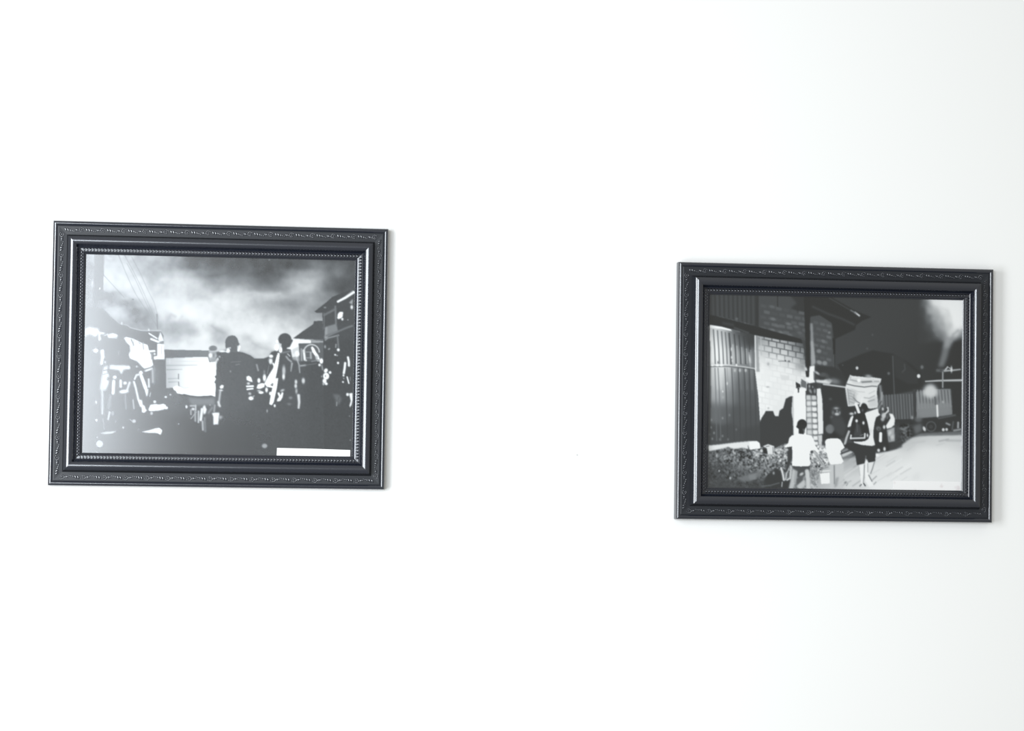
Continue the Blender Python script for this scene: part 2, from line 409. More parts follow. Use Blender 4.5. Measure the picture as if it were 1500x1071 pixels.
    E(416.8, 497.6, 9.7, 9.2, 100, .6); P([(410, 500), (426, 498), (424, 508), (420, 514), (413, 512)], 100, .6)
    E(405.4, 500.6, 1.7, 2, 250, .6); E(405, 509.6, 3.4, 5, 253, .6); E(410.6, 512.6, 2.3, 4.4, 252, .6); E(410.6, 504.8, 1.3, 1.2, 200)
    E(407.5, 518.8, 1.6, 1.4, 236)
    E(396.4, 522.3, 3, 2.3, 246, .6); E(396, 529.5, 2.6, 4.2, 232, .7); L([(393, 525.6), (399, 525.2)], .8, 130)
    L([(392.5, 529), (394.5, 524)], .8, 150)
    E(410.3, 515, 2, 1.6, 252, .6)
    P([(405.3, 520.5), (408.5, 518.5), (408.9, 522), (406.9, 536.5), (403.3, 553.8), (401, 562), (392.7, 565.3), (386.7, 562.8), (392, 552), (399.5, 540), (401.5, 534)], 255, .55)
    P([(386.7, 562), (394, 564), (399, 566.6), (401, 555), (406.9, 554.6), (404.8, 568.8), (400.2, 589.7), (397.5, 594), (393.8, 592.8), (396.8, 575), (398.5, 568.8), (390, 567)], 255, .55)
    E(398.4, 562.6, 1.3, 1.1, 158, .6); E(395.8, 577, 2.2, 2.4, 252, .6); L([(399.5, 533), (401.5, 537)], 2.4, 240)
    E(415.2, 543.5, 2.2, 6.6, 196, .9); E(414.8, 552.4, 1.8, 4, 238, .7)
    P([(405.5, 576), (408.5, 575.5), (410.2, 580), (412.3, 575), (414.5, 576), (413, 583), (410, 588), (405, 588.6), (405.5, 585.5), (408.2, 582)], 252, .6)
    E(413, 572.4, 2.6, 1.5, 192, .8, -.4)
    L([(419, 523), (422, 527), (426, 530)], 2.2, 168, .8); L([(427.2, 533), (425.6, 544)], 2.4, 176, .8, 1, 1)
    L([(433.5, 524), (437.4, 534.4), (438.6, 546)], 1.8, 178, .8, 1, 1.2)
    L([(414, 517), (424, 515)], 2, 150, 1, .7); L([(421, 519), (424, 522)], 1.5, 180)
    E(433, 560, 1.8, 3, 214, .7); E(432.6, 566, 1.8, 3, 216, .7); E(433.6, 573.5, 1.5, 3.5, 180, .8); E(443.8, 558.4, 2.2, 3.8, 212, .8)
    L([(436.8, 580), (437.6, 590), (436.8, 598)], 4, 220, .8, 1, 2.6); E(425, 583.4, 2.4, 1.8, 140, 1); E(423, 592.6, 2.5, 1.5, 128, 1)
    # house with the arched window
    P([(429.5, 497.8), (455.3, 498.3), (455.3, 503.3), (437, 503.6), (438.5, 521), (427.7, 524), (425.5, 512), (419.6, 511.4), (420, 509.8), (424, 509)], 246, .6)
    P([(455.3, 498.3), (474, 499.6), (473, 502.5), (455.3, 503.3)], 166, .6)
    P([(437.5, 504), (474, 502.5), (474, 530), (438, 530)], 112, .8, .9)
    P([(427.5, 512), (437, 508), (438, 530), (428, 527)], 190, 1, .7)
    E(434.5, 518.7, 3.4, 4.6, 240, .8); E(430, 520.5, 2, 2.2, 228, .8)
    L([(444.5, 514), (446, 527)], 3.2, 242, .7); L([(454.7, 517), (455, 525)], 2.4, 178, .7); L([(441, 512), (441.5, 528)], 1.8, 170, .8)
    c.ring(456, 516.6, 11.4, 1.7, 206, .6, 1, 517)
    L([(448, 516.2), (457, 516)], .8, 170); L([(448, 524.8), (456, 524.5)], .8, 165); E(447.8, 528.4, 1.4, 1.2, 196)
    P([(455, 509.5), (457.2, 507.6), (460, 511), (462.5, 516), (466, 521), (468.3, 527), (466, 529.6), (462, 523), (457.5, 516.5)], 253, .6)
    E(463.5, 524.5, 1.6, 3, 190, .8); E(465.5, 528.2, 1.6, 1.5, 220)
    L([(439.7, 536.4), (447, 535.5)], 2, 172, .8); L([(447, 535.5), (463, 533)], .9, 125); L([(456, 530), (466, 528)], 1.4, 140)
    E(470.4, 529.4, 2.6, 3.8, 252, .6); E(467.7, 535.2, 1.7, 1.8, 242, .6); L([(471, 536), (472.5, 542)], 2, 152, .8)
    P([(428.8, 496), (443, 485.5), (458.3, 475.2), (459.8, 470.4), (472.5, 470), (474, 498), (450, 497.6)], 98, .5)
    P([(460.4, 456), (477, 443), (485, 435.6), (497, 430.6), (510, 426), (526, 422.5), (526, 690), (474, 690), (473.4, 497), (472, 458.2), (463.2, 458.6)], 93, .5, .97)
    L([(461, 455.4), (477, 443), (485, 435.6)], .7, 150, .5, .8)
    L([(495, 441.8), (506, 436), (518, 428)], 3, 248, .6, 1, 4); P([(505, 434), (517, 427), (517, 424.5)], 150, .8, .7)
    L([(474.4, 459), (474.8, 482)], 1.8, 114); L([(491.2, 449), (492, 474)], 2.4, 128, .7); L([(474.8, 461.5), (491, 453)], 3, 122, .8)
    E(476, 450.6, 1.4, .9, 150, .7)
    P([(476.8, 479), (492.7, 474.4), (495, 486), (476, 496)], 138, .8); P([(476, 480), (479.5, 479.5), (479.5, 496), (475, 497)], 156, .7)
    L([(476.3, 498.5), (480, 495.5), (495.7, 491.4)], 1.8, 150, .7); L([(478, 492), (495, 485.8), (506, 481), (515.8, 477.6)], 2.6, 126, .8)
    L([(494.2, 492), (495.7, 512)], 2.2, 128, .7); E(495.4, 513, 2, 2, 240, .6); L([(492, 505), (491.6, 509)], 1.8, 150)
    E(481.8, 511.6, 1.6, 1.1, 156, .6, -.5); E(475.9, 508.3, 1.2, 2, 164, .7)
    P([(494, 466.4), (495, 459.5), (498, 457), (502.5, 457), (502, 464), (499, 466.5), (495.5, 467.6)], 250, .6); E(501.4, 467.6, 1.5, 1.9, 236, .6)
    E(515.4, 450, 1.8, 2.8, 234, .7); P([(511.5, 443.5), (515, 440), (517, 438), (516.5, 446)], 170, .8); E(509.6, 468.7, .9, .9, 150)
    E(477, 543.5, 2.6, 3.2, 246, .6, .5); E(477.3, 551.5, 4.4, 5, 248, .6); E(476.4, 551.4, .9, 1.4, 150); L([(479, 545.5), (483, 548)], .8, 110)
    E(483.1, 546.2, 1.9, 1.9, 240, .6); E(475, 558.8, 2.8, 3.6, 246, .7); E(477.5, 562.8, 2, 1.9, 244, .6); E(473.4, 563, 1.5, 1.8, 180, .7)
    E(470.8, 552, .8, 1.2, 160); E(490.8, 520.2, 1.3, 1.1, 240); E(493.5, 521.3, 1.2, .8, 160); E(494.9, 532.2, 1.5, 1.6, 250)
    L([(509.6, 524), (510.8, 530), (511, 536)], 3, 248, .6); L([(505.4, 532.5), (504.6, 540), (503.4, 547)], 3.2, 248, .6); E(502.9, 550.5, 1.2, 1.6, 240)
    E(502.1, 560.2, 1.3, 1.3, 224); E(503.3, 555, 1, 1, 150); L([(508.3, 553), (510.7, 562)], 1.9, 244, .5); L([(512.8, 553), (512.6, 558)], .9, 140)
    E(508.8, 578.6, 2, 2.2, 240, .6); P([(511, 577), (515.8, 576.5), (516, 587), (514.6, 594), (512.2, 597.5), (511.6, 595), (513.5, 588)], 250, .6)
    P([(487, 578), (497, 579), (500, 586), (497, 592), (491, 595), (492, 588)], 122, 1.5, .8); L([(496, 583), (494, 592)], .8, 100); L([(493, 590), (492.6, 595)], 1.2, 150)
    # litter and cups in the foreground
    E(272.6, 596.3, 1.5, 2.2, 238); L([(278.5, 595), (284, 595)], 2, 196, .7); L([(286, 594.5), (286, 601)], 1.9, 206, .7); E(282.4, 599.7, 2.2, 1.8, 222, .7)
    L([(279.2, 601), (279, 607.5)], 1.9, 184, .7); L([(285.2, 603), (285.6, 617)], 2.2, 182, .8); L([(290.2, 603), (290, 619)], 1.9, 208, .7); L([(279, 614), (287, 604)], 1.4, 175)
    L([(295.4, 600), (293.4, 615.5)], 3.6, 238, .7); P([(296.5, 597), (299, 593.5), (302, 600), (300.5, 606), (297.5, 607.5)], 238, .7)
    L([(296, 618), (296.6, 630)], 2.2, 196, .9); L([(299, 613), (300, 632)], 2.4, 160, 1.2, .7); L([(305, 605), (310, 598)], 2.5, 160, 1.2, .8); E(307, 593.7, 1, 1, 170)
    P([(309.8, 605.4), (320.8, 604.8), (319.8, 612), (318.8, 622), (312.2, 622.4), (312, 611)], 242, .7); P([(320, 609), (325.5, 611), (321, 616)], 186, 1.2)
    L([(314, 594.5), (313, 603)], 2.2, 172, .9); L([(319, 589.5), (321.4, 595.5)], 2.6, 222, .8)
    E(261.2, 621.4, 1.3, 1.2, 178, .6); E(264.4, 651.3, 1, 1, 140); E(272.7, 664, .9, .9, 150); E(198.5, 650, 1, .9, 158)
    E(386.8, 653.8, 3.8, 3.1, 168, .7); E(401.7, 595, 1.4, 2, 242); E(390.6, 602.6, .9, 1.8, 172, .6)
    E(511.5, 610.3, .9, .9, 130); E(512.6, 645.6, .9, .9, 140); E(394.2, 380.4, 1.2, .8, 135)
    # linen texture of the print
    c.img += .8 * rough_noise(c.img.shape, 1.6, 11) * np.clip((190 - c.img) / 90, 0, 1)
    return c


def paint_night_walk():
    c = Canvas(1032, 426, 1416, 726)
    P, L, E = c.P, c.L, c.E
    c.img = c.field([(1230, 440, 73), (1300, 450, 73), (1340, 500, 70), (1300, 500, 74), (1400, 520, 60), (1240, 520, 76), (1350, 540, 68), (1100, 600, 80)], 40, 30)
    # smoke lit from below
    sm = c.field([(1364, 440, 222), (1372, 443, 230), (1385, 445, 238), (1400, 445, 240), (1362, 454, 168), (1370, 456, 186), (1382, 457, 218), (1400, 458, 240), (1361, 467, 112), (1370, 466, 156), (1378, 466, 176), (1388, 466, 216), (1402, 468, 240),
                  (1362, 480, 82), (1371, 479, 138), (1380, 478, 166), (1390, 478, 200), (1403, 478, 238), (1364, 491, 76), (1374, 490, 112), (1384, 491, 142), (1393, 490, 212), (1401, 488, 218), (1384, 500, 104), (1392, 499, 176), (1399, 498, 140), (1372, 500, 72), (1405, 501, 68),
                  (1354, 442, 86), (1353, 456, 76), (1352, 470, 73), (1354, 490, 72), (1409, 490, 150), (1410, 500, 66), (1345, 440, 74), (1358, 442, 140)], 4.2, 4.6)
    sm += 3 * rough_noise(c.img.shape, 5, 77) * ((sm > 100) & (sm < 220))
    mk = Canvas(c.x0, c.y0, c.x1, c.y1)
    mk.P([(1346, 420), (1424, 420), (1424, 497), (1346, 503)], 1, 2)
    c.img = c.img * (1 - mk.img) + sm * mk.img
    P([(1384, 495), (1398, 495), (1391, 512), (1388, 524), (1383, 537), (1375, 537), (1380, 518)], 124, 2, .9); P([(1385, 494), (1397, 494), (1391, 508), (1384, 510)], 170, 2.4, .7)
    L([(1394, 500), (1397, 490), (1404, 484)], 3, 150, 2, .6)
    # far roofs
    P([(1226, 534), (1245, 526), (1262, 518.5), (1279, 513), (1286, 514.5), (1308, 518), (1335, 533), (1349, 545), (1353, 566), (1300, 580), (1240, 560)], 64, .9)
    P([(1308, 519), (1322, 525), (1330, 534), (1345, 548), (1345, 562), (1330, 562), (1312, 552)], 70, 1.2, .8)
    L([(1307.7, 522), (1308.8, 548), (1310.4, 580)], 1.3, 96, .7, .9)
    E(1255.1, 539.2, 1.9, 2.2, 206, .6); E(1301.8, 547, 1.9, 2, 104, .7); E(1346.1, 550.8, 2.4, 2.7, 228, .6); E(1351, 537.7, 2.2, 2.6, 112, .8)
    E(1270, 510.8, 1.4, 1.4, 88, .7); E(1277.8, 490.6, 1, 1.4, 88, .7); L([(1325, 534), (1326, 541), (1322, 545)], 1.4, 84, .8); E(1234, 535, 1, 1, 84)
    # aerial
    L([(1356.5, 558.6), (1375, 557.5), (1411, 556.8)], 1.6, 190, .6, 1, 3); L([(1381.8, 545), (1381.7, 567)], 2, 158, .6)
    L([(1374, 542.5), (1384, 542.6)], 4, 112, 1.2, .8); L([(1384.5, 543), (1396, 542.3), (1407.5, 541)], 2.6, 176, .7, 1, 1.8); L([(1386, 541), (1389, 537.5)], 2, 196, .6)
    E(1394.6, 541, 1.4, 4, 216, .6); L([(1391, 538.6), (1393.6, 540)], 1.4, 180); E(1379, 542.5, 1.4, 1.2, 80)
    # fence and container at the right
    P([(1290, 580), (1310, 578), (1338, 573), (1338, 614), (1290, 615)], 84, .6)
    for k in range(11):
        x = 1294 + 4.25 * k
        L([(x, 579 - .12 * k), (x + 2.2, 613)], 1.7, 122 - (k % 3) * 5, .7, .9)
    P([(1342, 574), (1365, 570), (1393.6, 569.5), (1396.2, 607), (1370, 611), (1343, 613)], 128, .7)
    for k in range(11):
        x = 1344.5 + 4.7 * k
        L([(x, 572), (x + 2, 598 - .3 * k)], 1.7, 152 if k != 6 else 140, .8, .8); L([(x + 2.3, 572), (x + 4.2, 590)], 1.5, 92, .8, .7)
    P([(1346, 590), (1392, 588), (1396, 606), (1370, 610), (1345, 612)], 140, 3, .7)
    P([(1337.8, 570), (1342, 570), (1343, 614), (1338.6, 614)], 74, .6)
    P([(1395, 562), (1411, 562), (1411, 612), (1397, 612)], 64, .6)
    P([(1352, 578), (1354, 569), (1358, 564), (1364, 562.5), (1369, 564), (1374, 571), (1374, 578), (1369, 582), (1364, 583.5), (1358, 581)], 208, 2.4)
    L([(1373.6, 594), (1374.4, 611)], 2.6, 232, .6); E(1382.2, 588.8, 1.6, 1.8, 166, .7); L([(1370, 582), (1371, 592)], 2, 100, .8)
    # dark underside, wheel and lamps
    P([(1300, 616), (1343, 613.5), (1370, 611), (1411, 609), (1411, 637), (1340, 637), (1325, 645), (1300, 640)], 66, 1)
    L([(1376, 612.5), (1400, 608)], 2.5, 92, .8)
    c.ring(1364.6, 624.6, 7, 1.2, 96, .7); c.ring(1364.6, 625, 1.6, 1, 86, .7); E(1346, 614, 5, 4, 118, 1.6, 0, .7); E(1336.7, 611.5, 1.4, 2.2, 150, .8)
    E(1354.6, 628, 2, 3.4, 212, .6, -.4); E(1382.8, 629.3, 2, 2.2, 212, .6); E(1387.7, 629, 1.9, 2, 200, .6); L([(1387.5, 620), (1392, 622)], 2.4, 150, .8)
    L([(1404.8, 619), (1404.6, 626)], 2.8, 160, .7); L([(1399, 630.5), (1408, 629)], 3, 146, .8); L([(1397.5, 618), (1396, 629)], 2, 96, .8)
    # bush
    E(1322, 636, 13, 12, 84, 1.5); c.img += gauss((c.X > 1308) * (c.X < 1336) * (c.Y > 622) * (c.Y < 648) * 1.0, 4) * 14 * rough_noise(c.img.shape, 2.2, 5)
    L([(1316, 627), (1323, 628.5), (1331, 625)], 2.5, 132, 1.2, .8); P([(1338, 624), (1350, 620), (1352, 630), (1342, 637)], 116, 2, .8)
    # road
    road = c.field([(1290, 668, 218), (1310, 664, 222), (1330, 650, 190), (1350, 641, 200), (1370, 641, 208), (1405, 641, 205), (1405, 650, 212), (1350, 660, 230), (1390, 665, 230), (1330, 690, 230), (1390, 700, 231), (1290, 695, 226), (1250, 705, 216), (1215, 705, 196), (1195, 700, 168), (1300, 714, 236), (1380, 714, 236), (1240, 690, 196), (1235, 676, 176)], 13, 8)
    mk = Canvas(c.x0, c.y0, c.x1, c.y1)
    mk.P([(1186, 726), (1186, 684), (1235, 672), (1285, 664), (1300, 661), (1314, 657), (1326, 648), (1336, 641), (1348, 637.5), (1416, 636), (1416, 726)], 1, 1.2)
    c.img = c.img * (1 - mk.img) + road * mk.img
    P([(1338, 640), (1350, 634.5), (1412, 631.5), (1412, 637), (1360, 638)], 122, 1.2, .85)
    L([(1377, 646), (1390, 643.5)], 2, 172, 1, .9); L([(1388, 645), (1412, 645.5)], 2.6, 176, 1.2, .8); L([(1373, 652), (1384, 649)], 1.6, 204, .8); L([(1337, 649), (1355, 646)], 2.4, 194, 1.2, .8)
    L([(1340, 652), (1330, 659)], 2, 200, .9, .8); L([(1345, 651), (1338, 659)], 1.6, 210, .8, .8)
    rs = random.Random(4)
    for k in range(42):
        x = rs.uniform(1222, 1320); y = rs.uniform(668, 714)
        ln = rs.uniform(8, 24)
        if x + ln * .5 > 1330: continue
        L([(x, y), (x + ln, y - ln * rs.uniform(.55, .7))], rs.uniform(.6, 1.6), rs.choice((190, 200, 206, 238, 240)) if x > 1255 else rs.choice((150, 165, 178, 215, 226)), .9, .55)
    P([(1338, 696), (1347, 690), (1348, 701), (1336, 703)], 222, 1.5, .6)
    # ---- building at the left
    # upper sheet metal
    P([(1032, 426), (1112, 426), (1112, 481), (1104.7, 478), (1074.8, 470.6), (1045, 463), (1032, 462)], 75, .5)
    for k in range(11):
        x = 1043 + 6.55 * k
        L([(x, 434), (x + .8, 462 + .25 * (x - 1043))], 2.2, 87 - (k > 7) * 4, 1, .6); L([(x + 3.2, 434), (x + 4, 463 + .25 * (x - 1043))], 1.6, 65, .8, .7)
    P([(1106, 434), (1110, 434), (1110.5, 480), (1106, 478)], 66, .8)
    for x, g in ((1053, 100), (1058, 98), (1066, 96), (1072, 104), (1078, 112), (1085, 98), (1090, 118), (1094, 104), (1099, 96)): E(x, 465.2 + .25 * (x - 1052), 1.8, 1, g, .7)
    E(1078, 468, 2, 2, 100, .8)
    # upper brick wall in shade
    P([(1110.5, 426), (1182, 426), (1180, 500), (1140, 489), (1110.5, 481)], 82, .6)
    P([(1150, 426), (1182, 426), (1182, 464), (1174, 462), (1157, 452), (1166, 445)], 67, 1.5)
    for k in range(5):
        for q in range(6):
            x = 1113 + 11.2 * q + (k % 2) * 5; y = 446 + 8.2 * k + .18 * (x - 1113)
            if x < 1176: P([(x, y), (x + 8.5, y + 1.6), (x + 8.5, y + 6), (x, y + 4.4)], 82 + rs.choice((4, 8, 16, 24)), .9, .8)
    for x, y, g in ((1154, 475, 112), (1138, 478, 104), (1131.5, 468, 112), (1165, 479, 104), (1130, 450, 100), (1170.5, 488, 98), (1131, 484.5, 110), (1143, 487.5, 112), (1156, 491, 104)): E(x, y, 3.8, 2, g, .9, .25)
    L([(1137.8, 432), (1138, 449)], 1.6, 66, .6)
    # sloping beam
    P([(1036, 462), (1045, 463), (1074.8, 470.6), (1104.7, 478), (1140, 488), (1172.8, 497), (1175, 503.5), (1140, 498), (1104.7, 491.5), (1070, 482.5), (1038, 476)], 62, .6)
    P([(1056, 472), (1074, 475), (1074, 479), (1058, 476)], 76, 1, .7); L([(1075, 481), (1095, 488)], 2.4, 88, .9, .7)
    # lower sheet-metal door
    door = c.field([(1043, 486, 205), (1058, 488, 190), (1066, 490, 150), (1075, 488, 78), (1090, 490, 76), (1100, 495, 70), (1043, 500, 236), (1060, 500, 228), (1072, 502, 130), (1082, 503, 110), (1095, 500, 75), (1044, 520, 246), (1058, 520, 240), (1068, 520, 214), (1076, 520, 150), (1090, 522, 150), (1100, 522, 115), (1060, 534, 238), (1076, 534, 165), (1095, 534, 130),
                    (1044, 545, 210), (1055, 545, 220), (1066, 545, 185), (1080, 545, 120), (1095, 545, 112), (1044, 560, 190), (1056, 560, 205), (1066, 562, 155), (1082, 565, 108), (1098, 565, 102), (1044, 578, 170), (1056, 580, 165), (1068, 580, 125), (1085, 582, 98), (1100, 585, 92), (1045, 600, 110), (1060, 600, 100), (1080, 605, 88), (1100, 608, 86), (1045, 640, 82), (1070, 640, 82), (1105, 640, 78)], 6.5, 8)
    mk = Canvas(c.x0, c.y0, c.x1, c.y1)
    mk.P([(1038, 478), (1070, 484), (1104.5, 492), (1105, 540), (1110, 580), (1113, 620), (1114, 652), (1036, 654)], 1, .5)
    c.img = c.img * (1 - mk.img) + door * mk.img
    for k, x in enumerate((1045.5, 1051.5, 1057.5, 1063, 1068.5, 1076, 1083, 1090, 1097)):      # ribs of the upper sheet
        y0 = 484 + .22 * (x - 1045)
        g = 120 if x < 1066 else 92
        L([(x - 1.5, y0), (x + .5, 512), (x + 1.5, 533)], 1.8 if k != 4 else 2.6, g - 18 if k != 4 else 76, .7, .85)
    for k, x in enumerate((1073, 1079, 1086, 1093, 1099)):
        L([(x - .5, 506 + 2 * k), (x + .6, 532)], 1.6, 196 - 8 * k, .9, .7)
    E(1070.5, 512, 1, 2.5, 205); E(1071, 524, 1.2, 2, 210); E(1072, 529, 1.2, 1.6, 200); E(1097.5, 527, 1.2, 7, 216, .9, -.1); E(1078, 535.5, 1.2, 2, 236); E(1051, 531.5, .8, 1.8, 110)
    for k, (x, dx) in enumerate(((1046.5, 3), (1051, 4.5), (1061, 4.5), (1071, 4), (1080.5, 4), (1089, 4), (1096.5, 3.5), (1104, 3.5))):
        L([(x, 540), (x + dx * .45, 575), (x + dx, 645)], 1.5, 76 if k > 1 else 110, .7, .72)
        L([(x + 3.2, 540), (x + 3.2 + dx * .4, 570)], 1.8, 214 if x < 1060 else 128, .9, .45)
    L([(1038, 535), (1066, 536), (1090, 538), (1105, 540.5)], 2, 208, .7, .9); L([(1040, 537.4), (1066, 537.2), (1085, 539), (1105.5, 542)], 1.4, 92, .6, .85)
    for x in (1042.5, 1050, 1056): E(x, 535.6, 2.2, 1.4, 246, .6)
    for x in (1075.6, 1083, 1091.5): E(x, 542.8, 1.5, 2.2, 188, .8)
    E(1058, 573.6, 1.1, 1.4, 216); E(1064.5, 562, 1, 2, 206); E(1058.3, 582, 1.4, 1.8, 170, .8)
    for x, y, g in ((1041.5, 615, 140), (1058, 612.5, 135), (1068, 608, 122), (1041, 626, 128), (1045.5, 634, 128), (1058, 638.5, 120), (1038.5, 636, 128), (1043, 642.5, 124), (1054, 643.5, 112), (1066, 643.5, 108), (1078, 629, 104)): E(x, y, 1.2, 1.6, g, .7)
    P([(1036, 500), (1039.6, 500), (1041, 580), (1040, 650), (1034, 650)], 70, .8, .8)
    L([(1039, 478.8), (1056, 481), (1070.3, 484.4)], 4, 244, .6, 1, 2.2); L([(1071, 484), (1082, 486.5)], 2, 108, .8)
    # lit brick wall
    mk = Canvas(c.x0, c.y0, c.x1, c.y1)
    mk.P([(1104.5, 491.5), (1140, 498.3), (1170, 503), (1176, 504), (1179, 535), (1180, 548), (1182, 556), (1184, 570), (1163, 584), (1162, 612), (1140, 614), (1113, 618), (1110, 580), (1105, 541)], 1, .5)
    br = c.field([(1108, 498, 150), (1125, 500, 172), (1145, 505, 176), (1162, 505, 130), (1174, 508, 92), (1115, 515, 200), (1132, 514, 204), (1150, 517, 202), (1165, 516, 182), (1175, 520, 130), (1115, 530, 226), (1135, 528, 224), (1155, 530, 214), (1170, 532, 186), (1177, 536, 130), (1112, 545, 232), (1135, 545, 232), (1160, 545, 230), (1174, 548, 226), (1112, 570, 236), (1140, 570, 230), (1160, 570, 232), (1115, 600, 236), (1140, 600, 228)], 7, 6)
    mo = c.field([(1130, 498, 96), (1150, 506, 96), (1170, 510, 84), (1130, 516, 132), (1155, 520, 128), (1172, 522, 100), (1115, 510, 165), (1115, 525, 224), (1135, 530, 212), (1160, 532, 198), (1172, 536, 160), (1115, 545, 230), (1140, 545, 224), (1165, 548, 220), (1140, 570, 225), (1140, 600, 226)], 8, 6)
    v = (c.Y - .2 * (c.X - 1128.7) - 499.9) / 8.5
    row = np.floor(v); fv = (v - row) * 8.5
    u = (c.X - 1113.5 + row * 5.6 + (row % 2) * .8) / 11.6
    fu = (u - np.floor(u)) * 11.6
    ed = np.minimum(np.minimum(fv, 8.5 - fv), np.minimum(fu, 11.6 - fu))
    brick_m = gauss((ed > .85).astype(float), 1.1)
    idn = np.sin(row * 12.9 + np.floor(u) * 78.2) * 7
    wallb = br * brick_m + mo * (1 - brick_m) + idn * brick_m * np.clip((v < 5) + .3, 0, 1)
    c.img = c.img * (1 - mk.img) + wallb * mk.img
    E(1125, 534, 7, 5, 212, 2.5, 0, .6); E(1124.5, 533.5, 1.5, 2, 176, .9); P([(1142.5, 549), (1155, 551), (1155, 557), (1144, 557)], 212, .8, .8); E(1124, 567, 1.8, 1, 180, .8)
    E(1149.6, 528.8, 1.1, 1.1, 90, .6); E(1155, 529.5, 1.6, 1.2, 110, .7); L([(1140, 529.5), (1148, 529.3)], 1, 140)
    E(1125, 598, 1.4, 1.4, 190, .8)
    P([(1105, 492), (1109, 493), (1112, 545), (1107, 545)], 140, .7, .7); L([(1105.2, 493), (1105.6, 510), (1106.4, 540)], 1.6, 216, .6); L([(1113.5, 496), (1114.5, 520)], 2, 190, .8, .7)
    # pillar and right-hand brick pier
    P([(1176, 426), (1187, 426), (1187, 545), (1180.5, 545), (1179, 500)], 61, .6)
    P([(1186, 465), (1198, 462), (1218, 470), (1219, 500), (1221.5, 537), (1196, 535), (1187, 535)], 84, .7)
    for k in range(8):
        for q in range(3):
            x = 1191 + 9.6 * q + (k % 2) * 4; y = 470 + 8.2 * k + .25 * (x - 1190)
            if x < 1214: P([(x, y), (x + 7, y + 1.8), (x + 7, y + 5.6), (x, y + 4)], 84 + rs.choice((5, 12, 20, 30)) + k, .9, .75)
    E(1199, 514.5, 3, 2.6, 128, .9); E(1199.5, 531, 4, 2.8, 140, .9, .4); E(1207.5, 532, 3.4, 3, 136, .9); E(1205, 500, 3, 2, 114, .9, .5); E(1214, 487.5, 2, 1.8, 118, .8)
    P([(1186, 474), (1189.5, 474), (1191, 500), (1193.5, 530), (1192, 538), (1187.5, 538)], 150, 1, .85); P([(1187, 500), (1190, 500), (1194, 532), (1188, 536)], 176, 1, .6)
    # roof overhang
    P([(1186, 426), (1205, 426), (1223, 439), (1255, 456.5), (1276, 464.5), (1262, 470.5), (1253, 477), (1252.5, 483), (1226.5, 495), (1221, 498), (1218, 474), (1200, 462), (1186, 464)], 62, .7)
    L([(1190, 450), (1212, 460), (1232, 467), (1250, 475.5)], 3, 76, 1, .8); L([(1214, 437), (1235, 449), (1256, 461)], 1.2, 82, .7, .8); L([(1252, 458), (1258, 462.5)], 2, 200, .7, 1, 2.4); L([(1246, 455), (1253, 459)], 1.4, 120, .8)
    P([(1219, 495), (1223, 497), (1222.5, 540), (1221, 540)], 60, .6); L([(1220.6, 520), (1221, 538)], .9, 96, .6)
    P([(1196, 536), (1222, 538), (1236, 546), (1240, 566), (1214, 556), (1200, 556), (1194, 548)], 66, 1, .9)
    E(1196.5, 546.5, 4, 1.6, 176, .8, .6); E(1205, 549, 4, 3, 88, 1)
    # lit post, doorway beam and smoke
    P([(1185.5, 537), (1192.5, 536), (1192, 556), (1193.5, 560), (1184, 562), (1179.5, 556), (1181, 552.5), (1184, 553)], 240, .7); L([(1191.5, 545), (1192, 556)], 1.4, 110, .6, .8)
    E(1180, 541, 1.6, 3, 205, .8, -.3); P([(1179.5, 543.5), (1184.5, 543.5), (1184.5, 552), (1180, 552)], 66, .6)
    P([(1203, 562), (1242, 566), (1246, 640), (1204, 645)], 66, .8)
    P([(1194.5, 556.5), (1206, 557), (1213, 554.5), (1220, 557.5), (1214, 563), (1195, 560)], 216, .9); E(1222, 558.5, 7, 3.5, 130, 2, .2, .9); L([(1206, 563), (1222, 565), (1240, 567.5)], 2, 206, .7)
    E(1211, 552, 3, 5, 88, 1.4, -.5, .8)
    P([(1181, 562), (1197, 562), (1197, 580), (1181, 580)], 72, .7); E(1185, 566, 1, 2, 170, .7); E(1186.5, 573, 1.6, 3, 150, .8, -.5); E(1193, 573, 1.6, 3, 140, .8); E(1190, 567, 1, 1.4, 130)
    P([(1165, 559.5), (1171.5, 563), (1172.5, 567.5), (1165.5, 569)], 66, .6); P([(1173, 555), (1180.5, 559.5), (1180.5, 569), (1172.3, 566.5)], 112, .6)
    P([(1160.6, 580), (1164.4, 569.5), (1179, 568.8), (1180.5, 600), (1181, 650), (1162, 655), (1161, 620)], 243, .6); P([(1159, 582), (1162, 580), (1163, 650), (1161, 650), (1159, 604)], 190, .8, .8)
    P([(1167.6, 568), (1170.4, 568), (1170, 575), (1168, 575.5)], 72, .5)
    P([(1180.6, 579), (1195.5, 580), (1197, 610), (1200, 655), (1185, 655), (1181, 620)], 118, .8)
    for k in range(9):
        y = 582 + 8.4 * k; dx = .35 * k
        if y < 644: P([(1180.6 + dx * .5, y - 2.8), (1187 + dx, y - 3.1), (1187.4 + dx, y + 3.9), (1180.6 + dx * .5, y + 4)], 204 + (k * 37 % 20), 1)
        P([(1188.4 + dx, y - 2.6), (1195 + dx, y - 2.2), (1195.4 + dx, y + 3.2), (1191 + dx, y + 4), (1188.4 + dx, y + 3)], 232 - (k == 0) * 30, .8)
    P([(1195.8, 569.5), (1201.5, 569), (1204, 585), (1205.2, 610), (1205.4, 635), (1198.4, 637), (1197.5, 610)], 230, .6); P([(1198, 637.5), (1204, 637), (1203.4, 660), (1200, 660)], 206, .7); L([(1198, 636.5), (1205, 635.6)], 1, 130)
